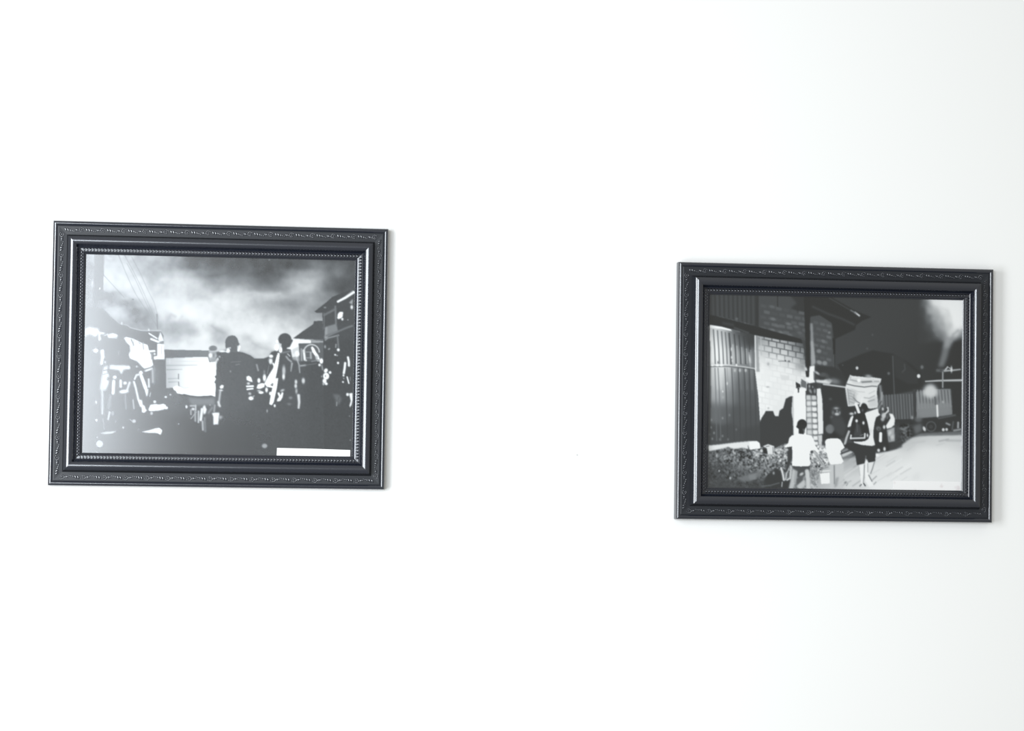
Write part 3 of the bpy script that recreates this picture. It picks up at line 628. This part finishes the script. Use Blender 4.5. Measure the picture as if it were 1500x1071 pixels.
    # shadow of the walkers on the wall
    P([(1112.5, 618), (1115, 612), (1119, 606), (1121, 602), (1132, 602), (1133.6, 607.3), (1135.2, 609.6), (1139.8, 609.4), (1141.4, 601.4), (1146.7, 597.6), (1150.4, 584.2), (1156.4, 580.8), (1160.4, 580.5), (1158.8, 603), (1161, 617), (1161.8, 637), (1155, 657), (1113.5, 654)], 71, .6)
    # kerb, rubble and grass
    gnd = c.field([(1040, 658, 95), (1060, 660, 100), (1090, 660, 108), (1115, 662, 110), (1045, 668, 105), (1075, 668, 112), (1110, 670, 125), (1045, 680, 86), (1080, 678, 98), (1110, 680, 120), (1135, 672, 150), (1150, 665, 165), (1040, 695, 80), (1070, 695, 82), (1100, 688, 100), (1130, 685, 112), (1145, 690, 100), (1050, 712, 80), (1100, 712, 78), (1140, 712, 72), (1160, 700, 110), (1175, 700, 130), (1195, 670, 165), (1205, 660, 176), (1195, 690, 150), (1190, 712, 175), (1165, 714, 150)], 10, 7)
    mk = Canvas(c.x0, c.y0, c.x1, c.y1)
    mk.P([(1032, 655), (1100, 654), (1135, 656), (1150, 650), (1212, 652), (1216, 680), (1200, 690), (1196, 726), (1032, 726)], 1, .8)
    amp = c.field([(1040, 665, 16), (1080, 668, 26), (1120, 670, 30), (1145, 670, 34), (1200, 670, 34), (1040, 690, 8), (1080, 690, 12), (1120, 685, 22), (1050, 712, 3), (1130, 712, 4), (1180, 705, 16)], 14, 8)
    gnd = gnd + amp * (.75 * rough_noise(c.img.shape, 1.7, 21) + .5 * rough_noise(c.img.shape, 3.4, 22))
    c.img = c.img * (1 - mk.img) + np.clip(gnd, 62, 235) * mk.img
    P([(1036, 652.4), (1052, 651), (1060, 650), (1076, 648), (1098, 646), (1108, 646), (1112, 648.5), (1113.4, 656), (1104, 657.5), (1098, 658), (1088, 655.5), (1075, 657.2), (1066, 655), (1052, 658), (1038, 660.5)], 224, .8)
    P([(1097.2, 647), (1108, 646.2), (1112, 649), (1113.2, 656.5), (1105, 657.2), (1099, 658.4)], 246, .6); P([(1095.2, 652), (1097, 656), (1097.6, 662), (1095.4, 661)], 88, .6)
    E(1066, 656, 2, 1.5, 120, .8); E(1115, 660, 2.2, 2.2, 205, .8); E(1108, 659, 1.8, 1.3, 190, .8); E(1110, 664.5, 2, 1.4, 190, .8)
    P([(1117, 653.5), (1124.5, 650.3), (1133.8, 653.4), (1133.5, 656), (1131.5, 664.5), (1124.5, 665.4), (1122.6, 656)], 220, .6); P([(1117, 655.5), (1122.6, 656.4), (1124, 665), (1117.5, 663.5)], 62, .6); L([(1131.8, 655), (1132, 663)], 1, 130); L([(1122, 654), (1126, 653)], 1, 120)
    E(1049.5, 667, 1.1, 2.2, 170, .7); E(1061, 672, 1.3, 1.3, 150, .7); E(1053.2, 689.2, 1.3, 1.4, 158, .6); E(1069.5, 699.8, 1.4, 1.8, 170, .6); E(1066, 691, .8, 2, 122, .8); E(1076, 688, 1.4, 1.4, 116, .9); L([(1079, 690), (1082, 694)], 1, 120, .8)
    P([(1079, 699), (1094, 695), (1112, 689.5), (1119, 688.5), (1113, 698), (1098, 704.5), (1086, 705)], 120, 1.3, .85); P([(1096, 695.5), (1108, 692), (1107, 701), (1098, 703)], 134, 1, .7)
    P([(1122, 697), (1136, 684.5), (1144, 690), (1146, 702), (1150, 716), (1132, 712), (1118, 706)], 68, 1); L([(1116, 711.5), (1128, 710.5), (1141, 707)], 1.2, 104, .7)
    P([(1146, 703), (1158, 702), (1156, 716), (1147, 716)], 68, .8)
    # broken chair
    L([(1144, 685.5), (1146.5, 694), (1148, 702.5)], 2.6, 218, .7); L([(1150.5, 702), (1152, 693), (1155, 686)], 2, 196, .7); L([(1158.6, 684), (1158, 692), (1157, 700), (1153, 702.5)], 2.2, 204, .7); L([(1145.6, 706), (1145, 712)], 1.4, 170); E(1133, 692.5, 1.3, 1.8, 160, .8)
    # ---- child with outstretched arms
    P([(1152.5, 654), (1160.5, 653), (1161, 668), (1158.5, 676), (1153, 690), (1150, 692), (1153, 676)], 74, .8)
    P([(1160, 682), (1187, 681), (1186, 690), (1180, 696), (1170, 700), (1162, 690)], 84, .8)
    P([(1160.5, 686), (1168, 690), (1166, 704), (1161, 716), (1155, 716), (1158, 704)], 188, 1); L([(1165.5, 690), (1164, 706)], 2, 150, 1, .7)
    L([(1182, 690), (1183.5, 702), (1184, 716)], 6, 202, .9); P([(1167, 700), (1178, 694), (1174, 706), (1166, 714)], 96, 1); E(1174, 694, 3, 1.8, 196, .8, -.6); P([(1166, 712), (1178, 702), (1180, 710), (1172, 716)], 192, 1)
    L([(1194, 664), (1200, 673), (1207.5, 684.5)], 3.6, 178, .7); E(1189, 661.5, 2.2, 2.4, 88, .8); L([(1196, 667), (1205, 680)], .7, 130)
    E(1174.4, 621.4, 7.2, 7.4, 60, .6); P([(1167.2, 622), (1165.6, 625), (1167, 626.6), (1169.5, 628), (1169.6, 635), (1177, 636), (1178.5, 630), (1181, 622)], 62, .6); L([(1176.5, 629), (1178, 633)], 1.4, 110, .8)
    P([(1156, 641), (1159.5, 637.8), (1168, 636), (1174, 637), (1182, 636.3), (1188, 638), (1192, 644), (1193.5, 652), (1199, 659.5), (1199.4, 665), (1193, 658.8), (1187, 660), (1185.6, 664), (1186.6, 681), (1183, 682.6), (1172, 682.8), (1160, 682), (1160.6, 665), (1160, 653.6), (1153, 654.6), (1149.6, 655.3), (1149.4, 653.2), (1154, 649.5)], 247, .55)
    E(1152.4, 658.5, 1.8, 1.6, 196, .8)
    # bucket
    P([(1201, 693.2), (1215.4, 692), (1216, 707.6), (1203, 708.4)], 245, .6); L([(1203, 690), (1217, 689)], 2.2, 226, .7); L([(1202.4, 693), (1205, 686), (1213, 684)], .8, 140)
    # ---- second child
    P([(1215, 680), (1236, 679), (1235, 716), (1216, 716)], 200, 1, .8); L([(1222, 682), (1222.4, 708)], 1.4, 128, .8); P([(1224, 700), (1229, 698), (1226, 712), (1222, 714)], 150, 1.2, .8)
    P([(1211, 640), (1212, 626), (1220, 622), (1228, 626), (1230, 643), (1220, 644)], 64, .8); E(1215.7, 628.2, 6.5, 6.6, 118, 1); E(1223, 635, 3, 4, 62, 1.2)
    P([(1208.6, 646), (1211, 643), (1218, 641.8), (1227, 642), (1231, 644), (1234.5, 650), (1237.2, 655.4), (1231.6, 660), (1232, 667), (1235.8, 675.6), (1232.5, 679), (1217, 680), (1214.6, 677), (1211.4, 665), (1209, 655)], 246, .55)
    # face in the doorway
    E(1224.5, 603, 7.5, 9, 76, 1.5); E(1224.6, 598, 3, 1.5, 158, .9); E(1225.8, 602, 1.2, 1.5, 140, .8); E(1225.8, 606.5, 3.2, 2.1, 188, .8); E(1220, 604.5, 1.6, 2.4, 112, .9); E(1229.6, 604.5, 1.2, 1.8, 140, .8); E(1216, 584.5, 2, 1.6, 86, 1); E(1218, 611, 2, 2, 96, 1.2); P([(1216, 612), (1232, 610), (1240, 625), (1236, 640), (1222, 632)], 80, 2, .8)
    # ---- people behind
    P([(1281, 612), (1286, 609), (1298, 612), (1303, 622), (1300, 645), (1304, 660), (1283, 662), (1279, 640)], 64, .8); P([(1306, 622), (1318, 618), (1322, 655), (1304, 660)], 74, 1.2, .8)
    L([(1290.3, 635), (1290, 645.5)], 4.2, 242, .6); E(1287, 627.6, 3.5, 3, 108, 1, .4); E(1287.5, 628.5, 1.2, 1.2, 78)
    P([(1291, 596), (1303, 596), (1304, 606), (1292, 620)], 84, 1)
    E(1293.3, 599, 1.4, 2, 200, .7); L([(1300.6, 597.5), (1301, 602), (1296.5, 606), (1294, 612)], 2.8, 206, .7); E(1294.6, 608.6, 3, 3.6, 196, .9); E(1293, 614, 2.4, 2.4, 176, 1); L([(1296.5, 603), (1299, 599.5)], 2.2, 70, .7)
    P([(1302.5, 605.5), (1308, 606.3), (1311, 613), (1310.6, 622), (1306, 626.2), (1299.5, 628), (1298, 623.5), (1302, 617), (1304.6, 611)], 236, .7); L([(1296, 620), (1303, 612.5)], 2.6, 66, .8); E(1295.4, 625.4, 1.7, 2.5, 214, .7)
    P([(1299.5, 629.5), (1310.5, 625.5), (1311, 646), (1302, 647.5)], 168, .9); E(1304, 634, 2, 3, 200, 1, .4); E(1307.5, 640, 2, 2.6, 196, 1); L([(1303, 640), (1304, 645)], 1.4, 120, .8)
    E(1287.3, 659.5, 2, 2.2, 214, .7); E(1296, 657.5, 1.6, 2.6, 222, .7); E(1284.6, 666.5, 3, 2, 238, .8)
    # ---- man with the woven bag on his head
    L([(1289, 566), (1291, 580), (1289, 592), (1286, 600)], 4, 140, 1.2, .9); L([(1287.5, 568), (1288, 585)], 1.2, 80, .8); L([(1292, 575), (1292, 592)], 1.4, 190, .9, .8); L([(1286, 596), (1291, 588)], 1.2, 80, .8)
    P([(1243.5, 553), (1245, 549), (1247.5, 550.6), (1265, 552.3), (1276, 552.5), (1291, 554.6), (1289.6, 560), (1285.6, 565), (1284.4, 575), (1286, 592), (1285.4, 597), (1276, 598.4), (1270.5, 598), (1264.8, 593), (1258, 592), (1252, 594), (1242, 595.6), (1239.6, 581.2), (1237.8, 568), (1240.4, 560)], 226, .6)
    P([(1240, 569), (1254, 573), (1254, 592), (1243, 595), (1240.5, 582)], 178, 1.6, .7); P([(1273, 584), (1285, 580), (1286, 596), (1272, 597)], 196, 1.6, .7); P([(1244, 553), (1290, 556), (1285, 564), (1250, 563)], 206, 1.2, .6)
    L([(1246.5, 556.5), (1253, 558), (1262, 559.3), (1276, 558.6), (1287, 559)], 2, 158, .8, .8); L([(1263, 560), (1276, 559)], 2, 118, .8, .8); L([(1240, 562.5), (1251.4, 565.2), (1266, 567), (1276.8, 565.6), (1284, 566)], 1.6, 104, .6, .9)
    E(1258, 557.3, 2.6, 2.6, 240, .6); E(1272, 551.2, 4, 2, 160, 1.2, .1); E(1279, 557, 2, 2, 210); L([(1246, 552), (1244.5, 557)], 1.4, 180)
    L([(1241.2, 570), (1243, 582), (1243.5, 592)], 1.2, 140, .6, .7)
    for y in (571.5, 575.5, 579.5, 583.5): L([(1243, y), (1248, y + 1.4), (1252, y + 4)], 1.1, 158, .7, .8)
    P([(1246, 572), (1258, 577), (1252, 580), (1248, 576)], 206, 1, .8); L([(1250, 583), (1255, 588), (1260, 591)], 1.4, 130, .7); L([(1244, 588), (1251, 590.5)], 1.4, 166, .8); L([(1251, 577), (1250, 583)], .9, 160)
    L([(1266, 582.5), (1273, 583.4), (1281, 579.6)], 1, 168, .7); L([(1272, 588), (1280.5, 585.6)], 1.4, 160, .7); L([(1273, 576.6), (1281, 572.8)], .9, 196, .7); L([(1247, 570), (1256, 573.6), (1266, 574.4)], 1, 200, .8)
    P([(1241, 596), (1256, 596), (1257, 607), (1244, 609)], 65, .7)
    E(1265, 598, 6, 7.6, 61, .6); P([(1258, 597), (1270, 595), (1273, 600), (1268, 606), (1259, 606)], 62, .6); E(1263.5, 601, 1.4, 1.8, 92, .8)
    L([(1253.6, 592), (1256, 598), (1258, 604)], 4, 236, .6); L([(1262.4, 584), (1261.6, 590), (1259.6, 594.6)], 2.2, 232, .6); E(1247.2, 606, 2.8, 1.8, 196, .7); E(1252.6, 604.6, 1.4, 1.8, 190, .7)
    P([(1266.6, 606), (1268.5, 604), (1276, 601.5), (1286, 598), (1287, 604), (1289.5, 607.5), (1283.6, 611), (1281.4, 618), (1279.6, 630), (1279.4, 640), (1282, 651.5), (1277, 653.3), (1262, 651.5), (1251, 648.4), (1251, 646.2), (1262, 646.6), (1271, 643.5), (1274.4, 636), (1271, 620)], 233, .6)
    L([(1271, 601.5), (1276, 599.8)], 1.6, 90, .8); E(1275.5, 631, 1.6, 3, 214, 1)
    P([(1249, 608.4), (1250.5, 611.5), (1247.6, 619), (1246.6, 624), (1242, 625.8), (1241.4, 624.6), (1243.6, 617), (1246, 611.5)], 234, .6)
    P([(1252, 607.4), (1256, 605.8), (1262, 605), (1267, 606.4), (1269.6, 616), (1272, 626), (1273.6, 636), (1272.4, 642), (1267, 646), (1258, 646.6), (1248, 646), (1244.4, 642.6), (1245.4, 634), (1246.6, 624), (1249.4, 612)], 62, .55)
    P([(1254.8, 620), (1259, 622), (1263, 638.5), (1250, 639.5)], 82, 1, .8); L([(1255, 620), (1256, 632)], .9, 96, .7)
    E(1254.7, 616.4, 1.7, 2.1, 232, .6); E(1264.8, 619.4, 1.5, 2.2, 226, .6); L([(1246.3, 642), (1266.4, 641.4)], 2.2, 212, .6); L([(1246.6, 637.5), (1246, 642)], 2, 226, .6); L([(1267, 635.4), (1266.8, 640)], 2.2, 226, .6); E(1270.8, 637.6, 1.1, 2.2, 226, .6); L([(1260, 638), (1265.6, 636)], .8, 120)
    L([(1243.4, 632), (1240, 641), (1237.6, 650)], 3, 190, .7); P([(1236.5, 652), (1243, 648), (1252, 650), (1250, 661), (1240, 658)], 66, .8)
    P([(1232, 660), (1241, 656), (1244, 660), (1234, 664)], 150, .9, .8); P([(1232, 665), (1246, 660.5), (1250, 662), (1240, 668), (1234, 670)], 206, .9)
    P([(1233, 670), (1246, 664), (1251, 668), (1236, 675)], 140, 1.4, .7); L([(1231.6, 664.6), (1243, 660)], 1.6, 72, .8)
    P([(1243, 650.5), (1250, 648.6), (1262, 652.2), (1280, 653.6), (1283.4, 660), (1282.4, 675.6), (1272.4, 677.6), (1270, 672), (1266.4, 678.6), (1255.4, 681.2), (1253, 667), (1250, 661), (1242, 657)], 67, .6); L([(1268.6, 668), (1268, 676)], 1, 120, .8)
    # legs
    P([(1259, 681), (1266, 679.4), (1266, 700), (1267, 710), (1262, 712), (1260.5, 697)], 238, .7); P([(1268, 671), (1271.5, 678), (1272, 694), (1280, 711), (1274, 713), (1268, 705), (1267, 690)], 240, .7)
    P([(1271.5, 678), (1281, 677), (1275.4, 694), (1272, 690)], 226, .7)
    L([(1266.4, 681), (1266, 694), (1265, 706)], 1.1, 140, .7); L([(1257.6, 682), (1259.8, 696)], .8, 190, .7); L([(1281, 677), (1278.4, 686), (1275.8, 693)], 1.1, 122, .7); L([(1271.3, 679), (1271.4, 691)], 1, 164, .7)
    L([(1273, 696), (1277.5, 704.5)], 1.3, 130, .7); L([(1278, 703), (1284, 697.5)], 1.3, 165, .8); L([(1280.6, 709), (1283.5, 706)], 1.2, 160, .8); L([(1260, 711.5), (1262, 709.5)], 1.6, 112, .7); L([(1265.6, 708), (1267.6, 711)], 1.8, 84, .7); E(1238.5, 706.4, 2, 1.4, 140, .8, -.6); L([(1240, 711), (1242, 708)], 1, 150)
    return c


def homography(src, dst):
    A = []
    for (x, y), (u, v) in zip(src, dst):
        A.append([x, y, 1, 0, 0, 0, -u * x, -u * y, -u]); A.append([0, 0, 0, x, y, 1, -v * x, -v * y, -v])
    return np.linalg.svd(np.array(A, float))[2][-1].reshape(3, 3)


def srgb_lin(g):
    s = np.clip(g, 0, 255) / 255.0
    return np.where(s <= .04045, s / 12.92, ((s + .055) / 1.055) ** 2.4)


# ------------------------------------------------------------------ frames
OUT_W, OUT_H = 0.3600, 0.2840         # outer size of a frame
PRINT_W, PRINT_H = 0.2891, 0.2138     # visible print
MOULD = 0.03545                       # width of the moulding
# moulding section: (distance in from the outer edge, height off the wall) in mm
PROFILE = [(0.0, 0.0), (0.0, 9.0), (0.2, 10.0), (0.8, 10.8), (1.6, 11.2), (2.6, 11.3), (3.5, 11.1), (4.2, 10.6), (4.6, 9.9),
           (4.9, 10.05), (5.2, 10.2), (6.5, 10.11), (8.6, 9.96), (10.0, 9.86), (11.4, 9.76), (12.3, 9.7), (13.3, 9.63), (14.0, 9.58), (14.7, 9.55), (15.4, 11.4), (16.1, 14.0), (16.8, 16.8)]
PROFILE += [(21.5 + 7.0 * math.sin(math.radians(a)), 15.0 + 7.0 * math.cos(math.radians(a))) for a in range(-35, 36, 5)]      # rounded crest
PROFILE += [(26.2, 17.5), (26.8, 14.8), (27.3, 13.9), (27.8, 14.4), (28.3, 14.6), (28.8, 14.2), (29.1, 12.6),
            (29.4, 11.8), (32.1, 11.6), (32.3, 12.5), (33.2, 12.3), (33.6, 11.75), (35.45, 10.4), (35.45, 4.0)]
RAISE = 2.4          # the frame stands this much further off the wall, mm
PROFILE = [(u, d + RAISE if d > 0 else 0.0) for u, d in PROFILE]


def moulding(name, mat, parent):
    verts, faces = [], []
    hw, hh = OUT_W / 2, OUT_H / 2
    n = len(PROFILE)
    cor = [(-1, -1), (1, -1), (1, 1), (-1, 1)]
    for k in range(4):
        b = len(verts)
        for (sx, sz) in (cor[k], cor[(k + 1) % 4]):
            for u, d in PROFILE:
                u /= 1000; d /= 1000
                verts.append((sx * (hw - u), -d, sz * (hh - u)))
        for i in range(n - 1):
            faces.append((b + i, b + n + i, b + n + i + 1, b + i + 1))
        faces.append((b + n - 1, b + 2 * n - 1, b + n, b))           # back of the rail, against the wall
    o = mesh_obj(name, verts, faces, mat, parent, 38)
    o.data.materials.append(hollow_mat)                                # the ground of the carving is duller than the polished ribs
    for k, p in enumerate(o.data.polygons):
        q = k % n
        if q < n - 1 and 4.5 < (PROFILE[q][0] + PROFILE[q + 1][0]) / 2 < 16.9:
            p.material_index = 1
    return o


def rail_frames(inset):
    """four runs (start, direction, inward, length) at a given distance in from the outer edge"""
    hw, hh = OUT_W / 2 - inset, OUT_H / 2 - inset
    return [((-hw, hh), (1, 0), (0, -1), 2 * hw), ((hw, hh), (0, -1), (-1, 0), 2 * hh),
            ((hw, -hh), (-1, 0), (0, 1), 2 * hw), ((-hw, -hh), (0, 1), (1, 0), 2 * hh)]


DOME = []
NR, NS = 4, 10
for i in range(NR):
    a = i / NR * math.pi / 2
    for j in range(NS):
        b = 2 * math.pi * j / NS
        DOME.append((math.cos(a) * math.cos(b), math.cos(a) * math.sin(b), math.sin(a)))
DOME.append((0, 0, 1))


BEAD = []            # a button with upright sides and a gently domed top
for rr, zz in ((1.0, 0.0), (1.0, .74), (.80, .90), (.45, .975)):
    for j in range(NS):
        b = 2 * math.pi * j / NS
        BEAD.append((rr * math.cos(b), rr * math.sin(b), zz))
BEAD.append((0, 0, 1))


CAP = []             # a low leaf with a broad rounded back
for rr, zz in ((1.0, 0.0), (1.0, .74), (.9, .84), (.7, .91), (.45, .965), (.2, .993)):
    for j in range(NS):
        b = 2 * math.pi * j / NS
        CAP.append((rr * math.cos(b), rr * math.sin(b), zz))
CAP.append((0, 0, 1))


def add_dome(verts, faces, p, t, i, a, b, h, rot, base, lean=0.0, shape=DOME):
    """half ellipsoid relief at p on the rail (t along, i inward); base = height off the wall"""
    o = len(verts)
    c, s = math.cos(rot), math.sin(rot)
    for x, y, z in shape:
        u, v = a * x * c - b * y * s, a * x * s + b * y * c
        hgt = base + lean * v + h * z - .0006
        verts.append((p[0] + t[0] * u + i[0] * v, -hgt, p[1] + t[1] * u + i[1] * v))
    nr = (len(shape) - 1) // NS
    for r in range(nr):
        for j in range(NS):
            k = (j + 1) % NS
            if r < nr - 1:
                faces.append((o + r * NS + j, o + r * NS + k, o + (r + 1) * NS + k, o + (r + 1) * NS + j))
            else:
                faces.append((o + r * NS + j, o + r * NS + k, o + nr * NS))


# one repeat of the carved leaf band: (along, inward, half length, half width, angle, height), mm
LEAF = [(1.9, -.2, 2.0, .80, 1.05, 1.5), (4.6, .1, 2.1, .80, 1.05, 1.5), (7.2, .6, 1.6, .62, .85, 1.2), (9.2, 1.2, 1.3, .55, .6, 1.0),
        (11.1, 1.7, 1.1, .48, .35, .9), (12.6, .1, 1.5, .40, 1.1, .9), (14.1, .2, 1.45, .90, 1.3, 1.6), (16.0, .1, 1.7, .45, -1.1, 1.1)]
for k in range(9):
    a = math.radians(60 + 30 * k)
    LEAF.append((18.9 + 2.0 * math.cos(a), -.1 + 2.1 * math.sin(a), .75, .55, a + 1.57, 1.1))
LEAF.append((19.3, .1, .8, .7, 0, 1.2)); LEAF.append((21.3, -1.3, 1.0, .45, .5, .9))


def leaf_band(name, mat, parent):
    verts, faces = [], []
    c0 = 9.3          # middle of the band, mm in from the edge
    for (st, t, i, ln) in rail_frames(c0 / 1000):
        n = max(1, round((ln - .004) / .0226)); step = (ln - .004) / n
        for q in range(n):
            for (x, v, a, b, rot, h) in LEAF:
                d = .002 + q * step + x / 22.6 * step
                p = (st[0] + t[0] * d + i[0] * v / 1000, st[1] + t[1] * d + i[1] * v / 1000)
                base = np.interp(c0 + v, [pp[0] for pp in PROFILE[9:19]], [pp[1] for pp in PROFILE[9:19]]) / 1000
                add_dome(verts, faces, p, t, i, a * 1.05 / 1000, b * 1.25 / 1000, h * .45 / 1000 + .0007, rot, base, 0.0, CAP)
    return mesh_obj(name, verts, faces, mat, parent, 50)


def bead_row(name, mat, parent):
    verts, faces = [], []
    for (st, t, i, ln) in rail_frames(.0308):
        n = round((ln - .002) / .0034); step = (ln - .002) / n
        for q in range(n):
            d = .001 + (q + .5) * step
            add_dome(verts, faces, (st[0] + t[0] * d, st[1] + t[1] * d), t, i, .0015, .00115, .0018, 1.15, .0117 + RAISE / 1000, 0.0, BEAD)
    return mesh_obj(name, verts, faces, mat, parent, 50)


def print_mesh(name, canvas, quad, veil, illum, mat, parent, y, tone, step=.00068):
    """the printed sheet: a fine grid whose colour attribute holds the picture"""
    ov = .0035                                       # the sheet runs on under the lip of the frame
    w, h = PRINT_W + 2 * ov, PRINT_H + 2 * ov
    nx, ny = int(w / step), int(h / step)
    gx = np.linspace(-w / 2, w / 2, nx + 1); gz = np.linspace(h / 2, -h / 2, ny + 1)
    GX, GZ = np.meshgrid(gx, gz)
    a, b = PRINT_W / 2, PRINT_H / 2
    H = homography([(-a, b), (a, b), (a, -b), (-a, -b)], quad)
    q = H @ np.stack([GX.ravel(), GZ.ravel(), np.ones(GX.size)])
    px, py = q[0] / q[2], q[1] / q[2]
    g = bilinear(canvas.img, (py - canvas.y0) * SS - .5, (px - canvas.x0) * SS - .5)
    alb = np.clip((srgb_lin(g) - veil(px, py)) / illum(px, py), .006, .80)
    nv = GX.size
    co = np.zeros((nv, 3)); co[:, 0] = GX.ravel(); co[:, 2] = GZ.ravel(); co[:, 1] = -y
    idx = np.arange(nv).reshape(ny + 1, nx + 1)
    f = np.stack([idx[:-1, :-1], idx[1:, :-1], idx[1:, 1:], idx[:-1, 1:]], -1).reshape(-1, 4)
    me = bpy.data.meshes.new(name)
    me.vertices.add(nv); me.vertices.foreach_set('co', co.ravel())
    me.loops.add(f.size); me.loops.foreach_set('vertex_index', f.ravel().astype(np.int32))
    me.polygons.add(len(f)); me.polygons.foreach_set('loop_start', np.arange(0, f.size, 4, dtype=np.int32))
    me.update(calc_edges=True)
    at = me.color_attributes.new('print', 'FLOAT_COLOR', 'POINT')
    rgba = np.ones((nv, 4)); rgba[:, :3] = alb[:, None] ** np.array(tone)
    at.data.foreach_set('color', rgba.ravel())
    me.materials.append(mat)
    o = bpy.data.objects.new(name, me)
    col.objects.link(o)
    o.parent = parent
    return o


def paper_strip(name, quad_print, quad, mat, parent, y, t=.0003):
    """a slip of paper pasted on the print; corners are given on the photograph and mapped to the sheet"""
    a, b = PRINT_W / 2, PRINT_H / 2
    H = homography(quad_print, [(-a, b), (a, b), (a, -b), (-a, -b)])
    pts = []
    for x, yy_ in quad:
        q = H @ np.array([x, yy_, 1.0]); pts.append((q[0] / q[2], q[1] / q[2]))
    n = len(pts)
    v = [(p[0], -y - t, p[1]) for p in pts] + [(p[0], -y - .0001, p[1]) for p in pts]
    f = [tuple(range(n - 1, -1, -1)), tuple(range(n, 2 * n))] + [(i, (i + 1) % n, n + (i + 1) % n, n + i) for i in range(n)]
    return mesh_obj(name, v, f, mat, parent)


hollow_mat, _ = new_mat('dull_black_lacquer', (0.015, 0.0172, 0.0225), 0.46, 0.36)
leaf_mat, _ = new_mat('black_carving_lacquer', (0.012, 0.015, 0.025), 0.16, 1.0)
frame_mat, fp = new_mat('black_frame_lacquer', (0.012, 0.015, 0.025), 0.19, 1.0)
print_mat, pp_ = new_mat('satin_photo_paper', (1, 1, 1), 0.17, 1.0)
ca = print_mat.node_tree.nodes.new('ShaderNodeVertexColor')
ca.layer_name = 'print'
print_mat.node_tree.links.new(ca.outputs['Color'], pp_.inputs['Base Color'])
paper_mat, _ = new_mat('white_paper', (0.795, 0.79, 0.795), 0.8, 0.3)
pn = paper_mat.node_tree
tn = pn.nodes.new('ShaderNodeTexNoise'); tn.inputs['Scale'].default_value = 120
tr = pn.nodes.new('ShaderNodeValToRGB')
tr.color_ramp.elements[0].position = .28; tr.color_ramp.elements[0].color = (0.70, 0.66, 0.67, 1)
tr.color_ramp.elements[1].position = .42; tr.color_ramp.elements[1].color = (0.795, 0.79, 0.795, 1)
tg = pn.nodes.new('ShaderNodeTexCoord')
pn.links.new(tg.outputs['Object'], tn.inputs['Vector'])
pn.links.new(tn.outputs['Fac'], tr.inputs['Fac'])
pn.links.new(tr.outputs['Color'], pn.nodes['Principled BSDF'].inputs['Base Color'])

QUAD_A = [(126.0, 372.2), (521.0, 380.8), (515.2, 670.2), (120.6, 663.6)]
QUAD_B = [(1038.4, 432.2), (1410.6, 439.2), (1409.6, 719.0), (1036.4, 713.6)]


def veil_a(x, y):       # sheen taken off the left print; its right side keeps a faint baked-in haze
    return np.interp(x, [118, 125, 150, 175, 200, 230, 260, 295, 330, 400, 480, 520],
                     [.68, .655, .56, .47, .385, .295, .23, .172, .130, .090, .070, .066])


def veil_b(x, y):
    return np.full_like(x, .036)


def picture(name, label, loc, slope, spin, canvas, quad, veil, illum, strip, size=1.0):
    root = bpy.data.objects.new(name, None)
    root.empty_display_size = .05
    root.location = loc
    root.rotation_euler = (slope, spin, 0)
    root['label'] = label
    root['category'] = 'picture'
    root['group'] = 'framed photographs on the wall'
    col.objects.link(root)
    root.scale = (size, 1.0, 1.0)
    moulding('frame_moulding', frame_mat, root)
    leaf_band('carved_leaf_band', leaf_mat, root)
    bead_row('beaded_edge', frame_mat, root)
    ph = print_mesh('photo_print', canvas, quad, veil, illum, print_mat, root, .0088 + RAISE / 1000, (1.035, 1.0, .965))
    st = paper_strip('paper_caption', quad, strip, paper_mat, ph, .0088 + RAISE / 1000)
    st['label'] = 'white paper strip'
    return root


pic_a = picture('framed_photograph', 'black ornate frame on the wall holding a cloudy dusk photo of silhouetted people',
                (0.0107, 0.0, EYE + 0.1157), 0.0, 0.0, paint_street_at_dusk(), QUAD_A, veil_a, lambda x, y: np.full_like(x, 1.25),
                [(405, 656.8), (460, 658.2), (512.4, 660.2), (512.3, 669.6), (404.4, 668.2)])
pic_b = picture('framed_photograph', 'black ornate frame on the wall holding a night photo of children in white shirts',
                (0.6919, 0.0, EYE + 0.0874), 0.0, 0.0, paint_night_walk(), QUAD_B, veil_b, lambda x, y: np.full_like(x, 1.03),
                [(1309, 704), (1350, 704.6), (1409, 705.6), (1409, 718.4), (1309, 716.9)], .997)
